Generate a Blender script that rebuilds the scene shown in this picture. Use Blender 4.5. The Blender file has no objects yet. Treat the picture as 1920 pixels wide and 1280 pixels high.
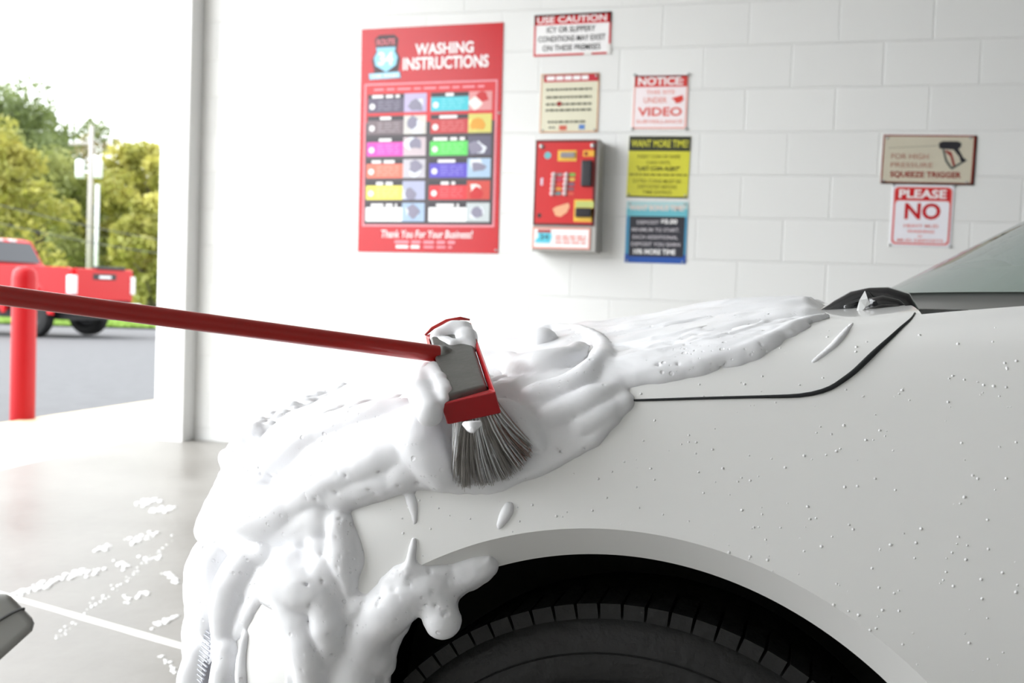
import bpy, bmesh, math, random
import numpy as np
from mathutils import Vector, Matrix, noise
from mathutils.bvhtree import BVHTree

random.seed(7)
rng = np.random.default_rng(7)
scene = bpy.context.scene
COL = scene.collection

# ------------------------------------------------------------------ camera
FPX, PITCH, ROLL, YAW, DWALL, HCAM = 1950.0, 0.0492, 0.0384, 0.2817, 5.0689, 0.90
cF = np.array([-math.sin(YAW)*math.cos(PITCH), math.cos(YAW)*math.cos(PITCH), -math.sin(PITCH)])
cR0 = np.array([math.cos(YAW), math.sin(YAW), 0.0])
cU0 = np.cross(cR0, cF)
cR = cR0*math.cos(ROLL)+cU0*math.sin(ROLL)
cU = -cR0*math.sin(ROLL)+cU0*math.cos(ROLL)
CAM = np.array([0, 0, HCAM])
cam_data = bpy.data.cameras.new('camera')
cam = bpy.data.objects.new('camera', cam_data)
COL.objects.link(cam)
cam.matrix_world = Matrix(((cR[0], cU[0], -cF[0], 0), (cR[1], cU[1], -cF[1], 0), (cR[2], cU[2], -cF[2], HCAM), (0, 0, 0, 1)))
cam_data.sensor_width = 36.0
cam_data.lens = FPX/1920*36.0
cam_data.clip_start = 0.02
cam_data.clip_end = 300
cam_data.dof.use_dof = True
cam_data.dof.focus_distance = 1.08
cam_data.dof.aperture_fstop = 7.5
scene.camera = cam

# ------------------------------------------------------------------ world, exposure
SKY_BASE, SKY_GLOW = 2.15, 6.8
world = bpy.data.worlds.new('overcast_sky')
scene.world = world
world.use_nodes = True
wn = world.node_tree.nodes
bg = wn['Background']
bg.inputs[0].default_value = (0.945, 0.975, 1.0, 1)
# overcast sky, brightest in the haze around the hidden sun, low in front of the open bay
w_tc = wn.new('ShaderNodeTexCoord')
w_dot = wn.new('ShaderNodeVectorMath'); w_dot.operation = 'DOT_PRODUCT'
w_dot.inputs[1].default_value = Vector((-0.80, -0.28, 0.52)).normalized()
w_mr = wn.new('ShaderNodeMapRange'); w_mr.interpolation_type = 'SMOOTHSTEP'
w_mr.inputs[1].default_value = 0.35; w_mr.inputs[2].default_value = 1.0
w_mr.inputs[3].default_value = SKY_BASE; w_mr.inputs[4].default_value = SKY_GLOW
world.node_tree.links.new(w_tc.outputs['Generated'], w_dot.inputs[0])
world.node_tree.links.new(w_dot.outputs['Value'], w_mr.inputs[0])
world.node_tree.links.new(w_mr.outputs[0], bg.inputs[1])
scene.view_settings.view_transform = 'Standard'
scene.view_settings.look = 'None'
scene.view_settings.exposure = 0.22
scene.view_settings.gamma = 1.0
scene.view_settings.use_curve_mapping = False
# hazy low sun outside, in front of the bay
sun_d = bpy.data.lights.new('hazy_sun', 'SUN')
sun_d.energy = 0.7
sun_d.angle = math.radians(20)
sun_d.color = (1.0, 0.96, 0.88)
sun = bpy.data.objects.new('hazy_sun', sun_d)
COL.objects.link(sun)
sun.rotation_euler = Vector((0.62, 0.30, -0.75)).to_track_quat('-Z', 'Y').to_euler()


# ------------------------------------------------------------------ pixel helpers (place a thing on a surface of the place)
def ray(x, y):
    return cF + cR*(x-960)/FPX + cU*(640-y)/FPX

def on_y(x, y, Y):
    d = ray(x, y)
    return CAM + d*Y/d[1]

def at_depth(x, y, Z):
    return CAM + ray(x, y)*Z

def on_z(x, y, z):
    d = ray(x, y)
    return CAM + d*(z-HCAM)/d[2]

# ------------------------------------------------------------------ materials
def mat(name, color, rough=0.5, metal=0.0, spec=0.5, coat=0.0, noise_amt=0.0, noise_scale=20.0, bump=0.0, bump_scale=60.0, trans=0.0, emis=None, sheen=0.0):
    m = bpy.data.materials.new(name)
    m.use_nodes = True
    nt = m.node_tree
    b = nt.nodes['Principled BSDF']
    b.inputs['Base Color'].default_value = (*color, 1)
    b.inputs['Roughness'].default_value = rough
    b.inputs['Metallic'].default_value = metal
    b.inputs['Specular IOR Level'].default_value = spec
    b.inputs['Coat Weight'].default_value = coat
    b.inputs['Coat Roughness'].default_value = 0.04
    b.inputs['Transmission Weight'].default_value = trans
    if noise_amt or bump:
        tc = nt.nodes.new('ShaderNodeTexCoord')
    if noise_amt:
        n = nt.nodes.new('ShaderNodeTexNoise')
        n.inputs['Scale'].default_value = noise_scale
        n.inputs['Detail'].default_value = 6
        nt.links.new(tc.outputs['Object'], n.inputs['Vector'])
        mx = nt.nodes.new('ShaderNodeMix')
        mx.data_type = 'RGBA'
        mx.inputs[6].default_value = (*[c*(1-noise_amt) for c in color], 1)
        mx.inputs[7].default_value = (*[min(1, c*(1+noise_amt)) for c in color], 1)
        nt.links.new(n.outputs['Fac'], mx.inputs[0])
        nt.links.new(mx.outputs[2], b.inputs['Base Color'])
    if bump:
        n2 = nt.nodes.new('ShaderNodeTexNoise')
        n2.inputs['Scale'].default_value = bump_scale
        n2.inputs['Detail'].default_value = 5
        nt.links.new(tc.outputs['Object'], n2.inputs['Vector'])
        bp = nt.nodes.new('ShaderNodeBump')
        bp.inputs['Strength'].default_value = bump
        bp.inputs['Distance'].default_value = 0.01
        nt.links.new(n2.outputs['Fac'], bp.inputs['Height'])
        nt.links.new(bp.outputs['Normal'], b.inputs['Normal'])
    return m

def srgb(r, g, b):
    f = lambda c: (c/255/12.92) if c/255 <= 0.04045 else ((c/255+0.055)/1.055)**2.4
    return (f(r), f(g), f(b))

M = {}
M['car_white'] = mat('white_car_paint', (0.84, 0.84, 0.825), 0.32, coat=0.7, noise_amt=0.01)
M['lip_white'] = mat('white_arch_paint', (0.84, 0.84, 0.825), 0.38, coat=0.4)
M['black'] = mat('black_plastic', (0.010, 0.010, 0.010), 0.55, noise_amt=0.2)
M['gap'] = mat('panel_gap_black', (0.01, 0.012, 0.014), 0.5)
M['gloss_black'] = mat('wet_black_plastic', (0.018, 0.018, 0.02), 0.16, coat=0.6, bump=0.3, bump_scale=30)
M['tire'] = mat('tire_rubber', (0.0065, 0.0065, 0.0068), 0.6, noise_amt=0.3, bump=0.3, bump_scale=80)
M['rim'] = mat('dark_rim', (0.02, 0.02, 0.022), 0.35, metal=0.6)
M['foam'] = mat('soap_foam', (0.89, 0.895, 0.92), 0.36, spec=0.35)
fb_ = M['foam'].node_tree.nodes['Principled BSDF']
fb_.inputs['Subsurface Weight'].default_value = 0.35
fnt = M['foam'].node_tree
f_tc = fnt.nodes.new('ShaderNodeTexCoord')
def f_pits(scale, thr, rad):
    v = fnt.nodes.new('ShaderNodeTexVoronoi'); v.inputs['Scale'].default_value = scale
    fnt.links.new(f_tc.outputs['Object'], v.inputs['Vector'])
    mr = fnt.nodes.new('ShaderNodeMapRange'); mr.interpolation_type = 'SMOOTHSTEP'
    mr.inputs[1].default_value = rad*.45; mr.inputs[2].default_value = rad; mr.inputs[3].default_value = 1; mr.inputs[4].default_value = 0
    fnt.links.new(v.outputs['Distance'], mr.inputs[0])
    sp = fnt.nodes.new('ShaderNodeSeparateColor'); fnt.links.new(v.outputs['Color'], sp.inputs[0])
    gt_ = fnt.nodes.new('ShaderNodeMath'); gt_.operation = 'GREATER_THAN'; gt_.inputs[1].default_value = thr
    fnt.links.new(sp.outputs[0], gt_.inputs[0])
    mu = fnt.nodes.new('ShaderNodeMath'); mu.operation = 'MULTIPLY'
    fnt.links.new(mr.outputs[0], mu.inputs[0]); fnt.links.new(gt_.outputs[0], mu.inputs[1])
    return mu
pa, pb_2 = f_pits(110, .80, .30), f_pits(260, .82, .34)
f_ad = fnt.nodes.new('ShaderNodeMath'); f_ad.operation = 'MULTIPLY_ADD'; f_ad.inputs[1].default_value = 0.45
fnt.links.new(pb_2.outputs[0], f_ad.inputs[0]); fnt.links.new(pa.outputs[0], f_ad.inputs[2])
# most pits sit in patches
f_n = fnt.nodes.new('ShaderNodeTexNoise'); f_n.inputs['Scale'].default_value = 11; fnt.links.new(f_tc.outputs['Object'], f_n.inputs['Vector'])
f_mr = fnt.nodes.new('ShaderNodeMapRange'); f_mr.inputs[1].default_value = .46; f_mr.inputs[2].default_value = .60
fnt.links.new(f_n.outputs['Fac'], f_mr.inputs[0])
f_mu = fnt.nodes.new('ShaderNodeMath'); f_mu.operation = 'MULTIPLY'
fnt.links.new(f_ad.outputs[0], f_mu.inputs[0]); fnt.links.new(f_mr.outputs[0], f_mu.inputs[1])
f_bp = fnt.nodes.new('ShaderNodeBump'); f_bp.invert = True; f_bp.inputs['Strength'].default_value = 0.7; f_bp.inputs['Distance'].default_value = 0.0022
fnt.links.new(f_mu.outputs[0], f_bp.inputs['Height']); fnt.links.new(f_bp.outputs[0], fb_.inputs['Normal'])
fb_.inputs['Subsurface Radius'].default_value = (1, 1, 1)
fb_.inputs['Subsurface Scale'].default_value = 0.012
M['pole_red'] = mat('red_painted_pole', srgb(172, 26, 20), 0.3, coat=0.3, noise_amt=0.12, noise_scale=14)
M['rim_red'] = mat('red_rubber', srgb(172, 16, 26), 0.32, coat=0.3)
M['brush_grey'] = mat('grey_metal', (0.20, 0.20, 0.19), 0.42, metal=0.35, noise_amt=0.15, noise_scale=60, bump=0.1, bump_scale=200)
M['bristle'] = mat('grey_bristle', (0.38, 0.36, 0.34), 0.6, noise_amt=0.35, noise_scale=90)
M['bristle_tip'] = mat('red_bristle_tip', (0.33, 0.16, 0.12), 0.6)
M['nozzle'] = mat('grey_plastic', (0.38, 0.38, 0.36), 0.45, noise_amt=0.05)
M['seam'] = mat('dark_seam', (0.06, 0.06, 0.06), 0.5)
M['asphalt'] = mat('asphalt', (0.105, 0.107, 0.112), 0.9, noise_amt=0.22, noise_scale=9, bump=0.4, bump_scale=70)
M['bollard'] = mat('red_bollard_paint', srgb(168, 8, 18), 0.45, spec=0.3)
M['truck_red'] = mat('red_truck_paint', srgb(196, 8, 20), 0.4, coat=0.15, spec=0.3)
M['truck_dark'] = mat('truck_dark_trim', (0.025, 0.025, 0.027), 0.55)
M['truck_glass'] = mat('truck_tinted_glass', (0.02, 0.025, 0.035), 0.06, coat=0.5)
M['chrome'] = mat('chrome', (0.6, 0.6, 0.62), 0.15, metal=1.0)
M['lamp_white'] = mat('clear_lamp', (0.8, 0.75, 0.76), 0.2, coat=0.5)
M['pole_wood'] = mat('pale_utility_pole', (0.42, 0.39, 0.37), 0.85, noise_amt=0.15)
M['pale_metal'] = mat('pale_metal', (0.66, 0.70, 0.71), 0.5)
M['wire'] = mat('wire_grey', (0.09, 0.09, 0.09), 0.7)
M['bark'] = mat('bark', (0.10, 0.08, 0.06), 0.9, noise_amt=0.3)
M['bolt'] = mat('galvanised_bolt', (0.42, 0.43, 0.42), 0.35, metal=0.8)
M['ceiling'] = mat('painted_ceiling', (0.58, 0.58, 0.58), 0.7, noise_amt=0.05)
M['headlamp'] = mat('lamp_lens', (0.55, 0.58, 0.6), 0.08, coat=1.0)

def leaf_mat(name, c1, c2):
    m = bpy.data.materials.new(name)
    m.use_nodes = True
    nt = m.node_tree
    b = nt.nodes['Principled BSDF']
    b.inputs['Roughness'].default_value = 0.6
    tc = nt.nodes.new('ShaderNodeTexCoord')
    n = nt.nodes.new('ShaderNodeTexNoise')
    n.inputs['Scale'].default_value = 0.9
    n.inputs['Detail'].default_value = 4
    nt.links.new(tc.outputs['Object'], n.inputs['Vector'])
    r = nt.nodes.new('ShaderNodeValToRGB')
    r.color_ramp.elements[0].position = 0.36
    r.color_ramp.elements[1].position = 0.64
    r.color_ramp.elements[0].color = (*c1, 1)
    r.color_ramp.elements[1].color = (*c2, 1)
    nt.links.new(n.outputs['Fac'], r.inputs[0])
    nt.links.new(r.outputs[0], b.inputs['Base Color'])
    tr = nt.nodes.new('ShaderNodeBsdfTranslucent')
    nt.links.new(r.outputs[0], tr.inputs[0])
    ms = nt.nodes.new('ShaderNodeMixShader')
    ms.inputs[0].default_value = 0.35
    nt.links.new(b.outputs[0], ms.inputs[1])
    nt.links.new(tr.outputs[0], ms.inputs[2])
    nt.links.new(ms.outputs[0], nt.nodes['Material Output'].inputs[0])
    return m
M['leaf_dark'] = leaf_mat('dark_green_leaves', (0.13, 0.17, 0.06), (0.22, 0.27, 0.09))
M['leaf_yellow'] = leaf_mat('yellow_green_leaves', (0.30, 0.31, 0.07), (0.52, 0.48, 0.12))
M['leaf_mid'] = leaf_mat('mid_green_leaves', (0.20, 0.23, 0.07), (0.36, 0.38, 0.12))
M['leaf_brown'] = leaf_mat('brownish_leaves', (0.20, 0.17, 0.09), (0.30, 0.27, 0.12))
M['grass'] = mat('grass', (0.22, 0.34, 0.06), 0.8, noise_amt=0.4, noise_scale=4)

def wall_material():
    m = bpy.data.materials.new('white_painted_block')
    m.use_nodes = True
    nt = m.node_tree
    b = nt.nodes['Principled BSDF']
    b.inputs['Roughness'].default_value = 0.45
    b.inputs['Specular IOR Level'].default_value = 0.4
    tc = nt.nodes.new('ShaderNodeTexCoord')
    sep = nt.nodes.new('ShaderNodeSeparateXYZ')
    cmb = nt.nodes.new('ShaderNodeCombineXYZ')
    nt.links.new(tc.outputs['Object'], sep.inputs[0])
    ax = nt.nodes.new('ShaderNodeMath'); ax.operation = 'ADD'; ax.inputs[1].default_value = 0.5652+0.4064*20
    az = nt.nodes.new('ShaderNodeMath'); az.operation = 'ADD'; az.inputs[1].default_value = -0.0644+0.2032*20
    nt.links.new(sep.outputs[0], ax.inputs[0]); nt.links.new(sep.outputs[2], az.inputs[0])
    nt.links.new(ax.outputs[0], cmb.inputs[0]); nt.links.new(az.outputs[0], cmb.inputs[1])
    br = nt.nodes.new('ShaderNodeTexBrick')
    br.offset = 0.5; br.offset_frequency = 2
    br.inputs['Scale'].default_value = 1.0
    br.inputs['Brick Width'].default_value = 0.4064
    br.inputs['Row Height'].default_value = 0.2032
    br.inputs['Mortar Size'].default_value = 0.0045
    br.inputs['Mortar Smooth'].default_value = 0.6
    br.inputs['Color1'].default_value = (0.83, 0.83, 0.815, 1)
    br.inputs['Color2'].default_value = (0.80, 0.80, 0.785, 1)
    br.inputs['Mortar'].default_value = (0.80, 0.80, 0.785, 1)
    nt.links.new(cmb.outputs[0], br.inputs['Vector'])
    nt.links.new(br.outputs['Color'], b.inputs['Base Color'])
    n = nt.nodes.new('ShaderNodeTexNoise'); n.inputs['Scale'].default_value = 90; n.inputs['Detail'].default_value = 4
    nt.links.new(tc.outputs['Object'], n.inputs['Vector'])
    inv = nt.nodes.new('ShaderNodeMath'); inv.operation = 'MULTIPLY_ADD'; inv.inputs[1].default_value = -1.0; inv.inputs[2].default_value = 1.0
    nt.links.new(br.outputs['Fac'], inv.inputs[0])
    ad = nt.nodes.new('ShaderNodeMath'); ad.operation = 'MULTIPLY_ADD'; ad.inputs[1].default_value = 0.12
    nt.links.new(n.outputs['Fac'], ad.inputs[0]); nt.links.new(inv.outputs[0], ad.inputs[2])
    bp = nt.nodes.new('ShaderNodeBump'); bp.inputs['Strength'].default_value = 0.55; bp.inputs['Distance'].default_value = 0.006
    nt.links.new(ad.outputs[0], bp.inputs['Height']); nt.links.new(bp.outputs[0], b.inputs['Normal'])
    return m
M['wall'] = wall_material()

def wet_concrete(name, c1, c2, rough_lo, rough_hi):
    m = bpy.data.materials.new(name)
    m.use_nodes = True
    nt = m.node_tree
    b = nt.nodes['Principled BSDF']
    tc = nt.nodes.new('ShaderNodeTexCoord')
    n = nt.nodes.new('ShaderNodeTexNoise'); n.inputs['Scale'].default_value = 1.3; n.inputs['Detail'].default_value = 8; n.inputs['Roughness'].default_value = 0.62
    nt.links.new(tc.outputs['Object'], n.inputs['Vector'])
    r = nt.nodes.new('ShaderNodeValToRGB')
    r.color_ramp.elements[0].position = 0.35; r.color_ramp.elements[1].position = 0.65
    r.color_ramp.elements[0].color = (*c1, 1); r.color_ramp.elements[1].color = (*c2, 1)
    nt.links.new(n.outputs['Fac'], r.inputs[0]); nt.links.new(r.outputs[0], b.inputs['Base Color'])
    mr = nt.nodes.new('ShaderNodeMapRange'); mr.inputs[1].default_value = 0.3; mr.inputs[2].default_value = 0.7
    mr.inputs[3].default_value = rough_lo; mr.inputs[4].default_value = rough_hi
    nt.links.new(n.outputs['Fac'], mr.inputs[0]); nt.links.new(mr.outputs[0], b.inputs['Roughness'])
    n2 = nt.nodes.new('ShaderNodeTexNoise'); n2.inputs['Scale'].default_value = 22; n2.inputs['Detail'].default_value = 6
    nt.links.new(tc.outputs['Object'], n2.inputs['Vector'])
    bp = nt.nodes.new('ShaderNodeBump'); bp.inputs['Strength'].default_value = 0.12; bp.inputs['Distance'].default_value = 0.01
    nt.links.new(n2.outputs['Fac'], bp.inputs['Height']); nt.links.new(bp.outputs[0], b.inputs['Normal'])
    return m
M['floor'] = wet_concrete('wet_concrete', (0.20, 0.188, 0.172), (0.28, 0.268, 0.25), 0.28, 0.40)
M['floor'].node_tree.nodes['Principled BSDF'].inputs['Specular IOR Level'].default_value = 0.3
M['apron'] = wet_concrete('ochre_concrete', (0.50, 0.40, 0.24), (0.66, 0.57, 0.40), 0.4, 0.7)
M['joint'] = mat('pale_joint_filler', (0.78, 0.76, 0.72), 0.6, noise_amt=0.15, noise_scale=30)
M['suds'] = mat('floor_suds', (0.9, 0.9, 0.9), 0.5)

def glass_material():
    m = bpy.data.materials.new('wet_windshield_glass')
    m.use_nodes = True
    nt = m.node_tree
    for n in list(nt.nodes):
        if n.type != 'OUTPUT_MATERIAL':
            nt.nodes.remove(n)
    out = nt.nodes['Material Output']
    t = nt.nodes.new('ShaderNodeBsdfTransparent'); t.inputs[0].default_value = (0.62, 0.74, 0.68, 1)
    d = nt.nodes.new('ShaderNodeBsdfDiffuse'); d.inputs[0].default_value = (0.42, 0.50, 0.46, 1)
    g = nt.nodes.new('ShaderNodeBsdfGlossy'); g.inputs['Roughness'].default_value = 0.02
    fr = nt.nodes.new('ShaderNodeFresnel'); fr.inputs[0].default_value = 1.52
    m1 = nt.nodes.new('ShaderNodeMixShader'); m1.inputs[0].default_value = 0.38
    m2 = nt.nodes.new('ShaderNodeMixShader')
    tc = nt.nodes.new('ShaderNodeTexCoord')
    v = nt.nodes.new('ShaderNodeTexVoronoi'); v.inputs['Scale'].default_value = 90
    nt.links.new(tc.outputs['Object'], v.inputs['Vector'])
    rp = nt.nodes.new('ShaderNodeValToRGB'); rp.color_ramp.elements[0].color = (1, 1, 1, 1); rp.color_ramp.elements[1].color = (0, 0, 0, 1)
    rp.color_ramp.elements[0].position = 0.08; rp.color_ramp.elements[1].position = 0.22
    nt.links.new(v.outputs['Distance'], rp.inputs[0])
    bp = nt.nodes.new('ShaderNodeBump'); bp.inputs['Strength'].default_value = 0.25; bp.inputs['Distance'].default_value = 0.002
    nt.links.new(rp.outputs[0], bp.inputs['Height'])
    nt.links.new(bp.outputs[0], g.inputs['Normal'])
    nt.links.new(fr.outputs[0], m2.inputs[0])
    nt.links.new(t.outputs[0], m1.inputs[1]); nt.links.new(d.outputs[0], m1.inputs[2])
    nt.links.new(m1.outputs[0], m2.inputs[1]); nt.links.new(g.outputs[0], m2.inputs[2])
    nt.links.new(m2.outputs[0], out.inputs[0])
    return m
M['windshield'] = glass_material()

_cm = {}
def cmat(c, rough=0.30):
    """plain printed colour, given as sRGB 0-255"""
    k = (c, rough)
    if k not in _cm:
        _cm[k] = mat('print_%d_%d_%d' % c, srgb(*c), rough, spec=0.5, noise_amt=0.03)
    return _cm[k]

# ------------------------------------------------------------------ mesh helpers
def tag(o, label, cat, group=None, kind=None):
    o['label'] = label
    if cat: o['category'] = cat
    if group: o['group'] = group
    if kind: o['kind'] = kind
    return o

def empty(name, loc, label, cat, group=None):
    o = bpy.data.objects.new(name, None)
    COL.objects.link(o)
    o.location = loc
    o.empty_display_size = 0.1
    return tag(o, label, cat, group)

def link(name, me, m, parent=None):
    o = bpy.data.objects.new(name, me)
    COL.objects.link(o)
    if m is not None:
        me.materials.append(m)
    if parent is not None:
        o.parent = parent
        bpy.context.view_layer.update()
        o.matrix_parent_inverse = world_of(parent).inverted()
    return o

def world_of(o):
    m = Matrix.LocRotScale(o.location, o.rotation_euler, o.scale)
    if o.parent is not None:
        m = world_of(o.parent) @ o.matrix_parent_inverse @ m
    return m

class MB:
    """collects shapes, builds ONE mesh object"""
    def __init__(self):
        self.v = []; self.f = []
    def add(self, vs, fs):
        n = len(self.v)
        self.v += [tuple(map(float, p)) for p in vs]
        self.f += [tuple(i+n for i in f) for f in fs]
        return self
    def box(self, x0, y0, z0, x1, y1, z1, T=None):
        vs = [(x, y, z) for x in (x0, x1) for y in (y0, y1) for z in (z0, z1)]
        if T is not None: vs = [T @ Vector(p) for p in vs]
        return self.add(vs, [(0, 1, 3, 2), (4, 6, 7, 5), (0, 4, 5, 1), (2, 3, 7, 6), (0, 2, 6, 4), (1, 5, 7, 3)])
    def prism(self, pts, axis_a, axis_b, origin, ext):
        """polygon (a,b) extruded along ext"""
        o = np.array(origin, float); A = np.array(axis_a, float); B = np.array(axis_b, float); E = np.array(ext, float)
        n = len(pts)
        p0 = [o+A*a+B*b for a, b in pts]; p1 = [p+E for p in p0]
        fs = [tuple(range(n))[::-1], tuple(range(n, 2*n))]
        fs += [(i, (i+1) % n, n+(i+1) % n, n+i) for i in range(n)]
        return self.add(p0+p1, fs)
    def tube(self, pts, rad, seg=12, cap=True, flat=None):
        P = [np.array(p, float) for p in pts]
        if np.isscalar(rad): rad = [rad]*len(P)
        prev = None; rings = []
        for i, p in enumerate(P):
            t = P[min(i+1, len(P)-1)]-P[max(i-1, 0)]
            t = t/(np.linalg.norm(t)+1e-12)
            if prev is None:
                a = np.array([0, 0, 1.0]) if abs(t[2]) < 0.9 else np.array([1.0, 0, 0])
                u = np.cross(t, a)
            else:
                u = prev - t*np.dot(prev, t)
            u /= np.linalg.norm(u)+1e-12
            w = np.cross(t, u); prev = u
            rings.append([p+rad[i]*(u*math.cos(2*math.pi*k/seg)+w*math.sin(2*math.pi*k/seg)) for k in range(seg)])
        vs = [q for r in rings for q in r]; fs = []
        for i in range(len(P)-1):
            for k in range(seg):
                a = i*seg+k; b = i*seg+(k+1) % seg
                fs.append((a, b, b+seg, a+seg))
        if cap:
            fs.append(tuple(range(seg))[::-1]); n = (len(P)-1)*seg
            fs.append(tuple(range(n, n+seg)))
        return self.add(vs, fs)
    def lathe(self, prof, seg, origin, ax, up):
        """profile [(along axis, radius)]"""
        o = np.array(origin, float); A = np.array(ax, float); A /= np.linalg.norm(A)
        U = np.array(up, float); U -= A*U.dot(A); U /= np.linalg.norm(U); W = np.cross(A, U)
        vs = []; fs = []
        for h, r in prof:
            for k in range(seg):
                t = 2*math.pi*k/seg
                vs.append(o+A*h+r*(U*math.cos(t)+W*math.sin(t)))
        for i in range(len(prof)-1):
            for k in range(seg):
                a = i*seg+k; b = i*seg+(k+1) % seg
                fs.append((a, b, b+seg, a+seg))
        return self.add(vs, fs)
    def grid(self, P):
        """P: array (n,m,3)"""
        n, m = P.shape[:2]
        fs = [(i*m+j, (i+1)*m+j, (i+1)*m+j+1, i*m+j+1) for i in range(n-1) for j in range(m-1)]
        return self.add(P.reshape(-1, 3), fs)
    def mesh(self, name, smooth=False):
        me = bpy.data.meshes.new(name)
        me.from_pydata(self.v, [], self.f)
        me.update()
        if smooth:
            me.polygons.foreach_set('use_smooth', [True]*len(me.polygons))
        return me
    def build(self, name, m, parent=None, smooth=False, bevel=0.0, seg=2, fix=True):
        me = self.mesh(name, smooth)
        if fix:
            bm = bmesh.new(); bm.from_mesh(me)
            bmesh.ops.recalc_face_normals(bm, faces=bm.faces[:])
            bm.to_mesh(me); bm.free()
        o = link(name, me, m, parent)
        if bevel:
            md = o.modifiers.new('bevel', 'BEVEL'); md.width = bevel; md.segments = seg; md.limit_method = 'ANGLE'
            md.angle_limit = math.radians(40)
            me.polygons.foreach_set('use_smooth', [True]*len(me.polygons))
            ws = o.modifiers.new('wn', 'WEIGHTED_NORMAL'); ws.keep_sharp = True
        return o

def smooth_by_angle(o, ang=35):
    me = o.data
    bm = bmesh.new(); bm.from_mesh(me)
    for e in bm.edges:
        if len(e.link_faces) == 2 and e.calc_face_angle(0) > math.radians(ang):
            e.smooth = False
    for f in bm.faces: f.smooth = True
    bm.to_mesh(me); bm.free()

def structure(o, label=None):
    o['kind'] = 'structure'
    if label: o['label'] = label
    return o

# ------------------------------------------------------------------ the bay: floor, walls, ceiling, outside ground
XL, XR = -3.60, 7.0          # open front end / far end of the bay
YF = -1.35                   # wall behind the camera
HC = 3.7
def floor_z(y):
    return min(0.0, -0.0165*(DWALL-y))

fb = MB()
fb.grid(np.array([[(x, y, floor_z(y)) for y in np.linspace(YF-0.3, DWALL+0.3, 40)] for x in np.linspace(XL, XR+4, 30)]))
structure(fb.build('floor', M['floor'], smooth=True), 'wet concrete floor of the wash bay')

XP = float(on_y(296, 450, DWALL-.11)[0])
wb = MB(); wb.box(XP+0.02, DWALL, -0.2, XR+3, DWALL+0.2, HC+0.6)
structure(wb.build('wall_back', M['wall']), 'white painted concrete block wall carrying the signs')
wb = MB(); wb.box(XL, YF-0.2, -0.4, XR+3, YF, HC+0.6)
structure(wb.build('wall_front', M['wall']), 'white painted block wall on the near side of the bay')
wb = MB(); wb.box(XL-0.1, YF-0.2, HC, XR+3, DWALL+0.2, HC+0.25)
structure(wb.build('ceiling', M['ceiling']), 'painted ceiling of the wash bay')
wb = MB(); wb.box(XR, YF-0.2, -0.4, XR+0.2, DWALL+0.2, HC+0.6)  # unseen wall, added to keep daylight out of the far end
structure(wb.build('wall_right_blocker', M['wall']), 'unseen white block wall added across the far end to hold back light')
# post at the mouth of the bay
p0 = on_y(365, 822, DWALL); 
pb = MB(); pb.box(XP, DWALL-0.11, -0.1, p0[0]-0.005, DWALL+0.2, HC)
structure(pb.build('trim_1', mat('white_post_paint', (0.82, 0.82, 0.81), 0.5), bevel=0.006), 'white square post at the open end of the wall')
# joint lines in the floor
def joint(name, a, b, w, label):
    a = np.array(a); b = np.array(b); d = (b-a)/np.linalg.norm(b-a); n = np.array([-d[1], d[0], 0])
    ts = np.linspace(0, 1, 40)
    rows = []
    for t in ts:
        p = a+(b-a)*t; ww = w*(0.8+0.5*noise.noise(Vector((t*19, w*50, 0.3))))
        rows.append([(*(p-n*ww)[:2], 0), (*(p-n*ww*.5)[:2], 0), (*(p+n*ww*.5)[:2], 0), (*(p+n*ww)[:2], 0)])
    P = np.array(rows)
    for i in range(P.shape[0]):
        for j in range(4):
            P[i, j, 2] = floor_z(P[i, j, 1]) + (0.0035 if j in (1, 2) else -0.001)
    m_ = MB(); m_.grid(P)
    return structure(m_.build(name, M['joint'], smooth=True), label)
ja = on_z(-60, 1100, -0.05); jb = on_z(470, 1254, -0.055); ja, jb = ja+(ja-jb)*.6, jb+(jb-ja)*2.5
joint('trim_2', ja, jb, 0.018, 'pale filled joint across the wet floor')
joint('trim_3', (XL, -0.7, 0), (XL, DWALL+.1, 0), 0.05, 'pale joint where the bay floor meets the apron')

# outside: apron, asphalt lot falling away from the building, verge
def lot_z(x, y):
    s = (max(0, -x-4.6)+max(0, y-5))/20.0
    return -0.30*s if s < 1.6 else -0.48-0.02*(s-1.6)
ab = MB(); ab.grid(np.array([[(x, y, (floor_z(y) if x > -3.7 else min(0, floor_z(y)*max(0, (x+4.8)/1.1)))-0.004) for y in np.linspace(-8, 30, 60)] for x in (-4.62, -4.2, -3.9, XL+0.01)]))
structure(ab.build('floor_apron', M['apron'], smooth=True), 'ochre concrete apron outside the bay')
ab = MB()
ab.grid(np.array([[(x, y, lot_z(x, y)-0.02) for y in np.linspace(-20, 60, 40)] for x in np.linspace(-60, -4.6, 40)]))
structure(ab.build('floor_lot', M['asphalt'], smooth=True), 'grey asphalt parking lot')

# grass verge along the far edge of the lot
def far(x, y, z):
    return on_z(x, y, z)
gv = MB()
gdir = np.array([math.cos(YAW), math.sin(YAW)]); gn = np.array([-math.sin(YAW), math.cos(YAW)])
rows = []
for i in range(2):
    pass
n_bl = 14000
gv_base = []
for a in np.linspace(-60, 6, 34):
    rows.append([(*(gdir*a+gn*d), lot_z(*(gdir*a+gn*d))+0.03) for d in np.linspace(27, 70, 20)])
gv.grid(np.array(rows))
for k in range(n_bl):
    a = rng.uniform(-26, 0); d = 27+rng.power(0.6)*6
    p = gdir*a+gn*d; z = lot_z(*p)+0.02; h = rng.uniform(.05, .14); t = rng.uniform(0, 6.28); w = .02
    gv.add([(p[0]-w*math.cos(t), p[1]-w*math.sin(t), z), (p[0]+w*math.cos(t), p[1]+w*math.sin(t), z), (p[0]+rng.normal(0, .03), p[1]+rng.normal(0, .03), z+h)], [(0, 1, 2)])
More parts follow.
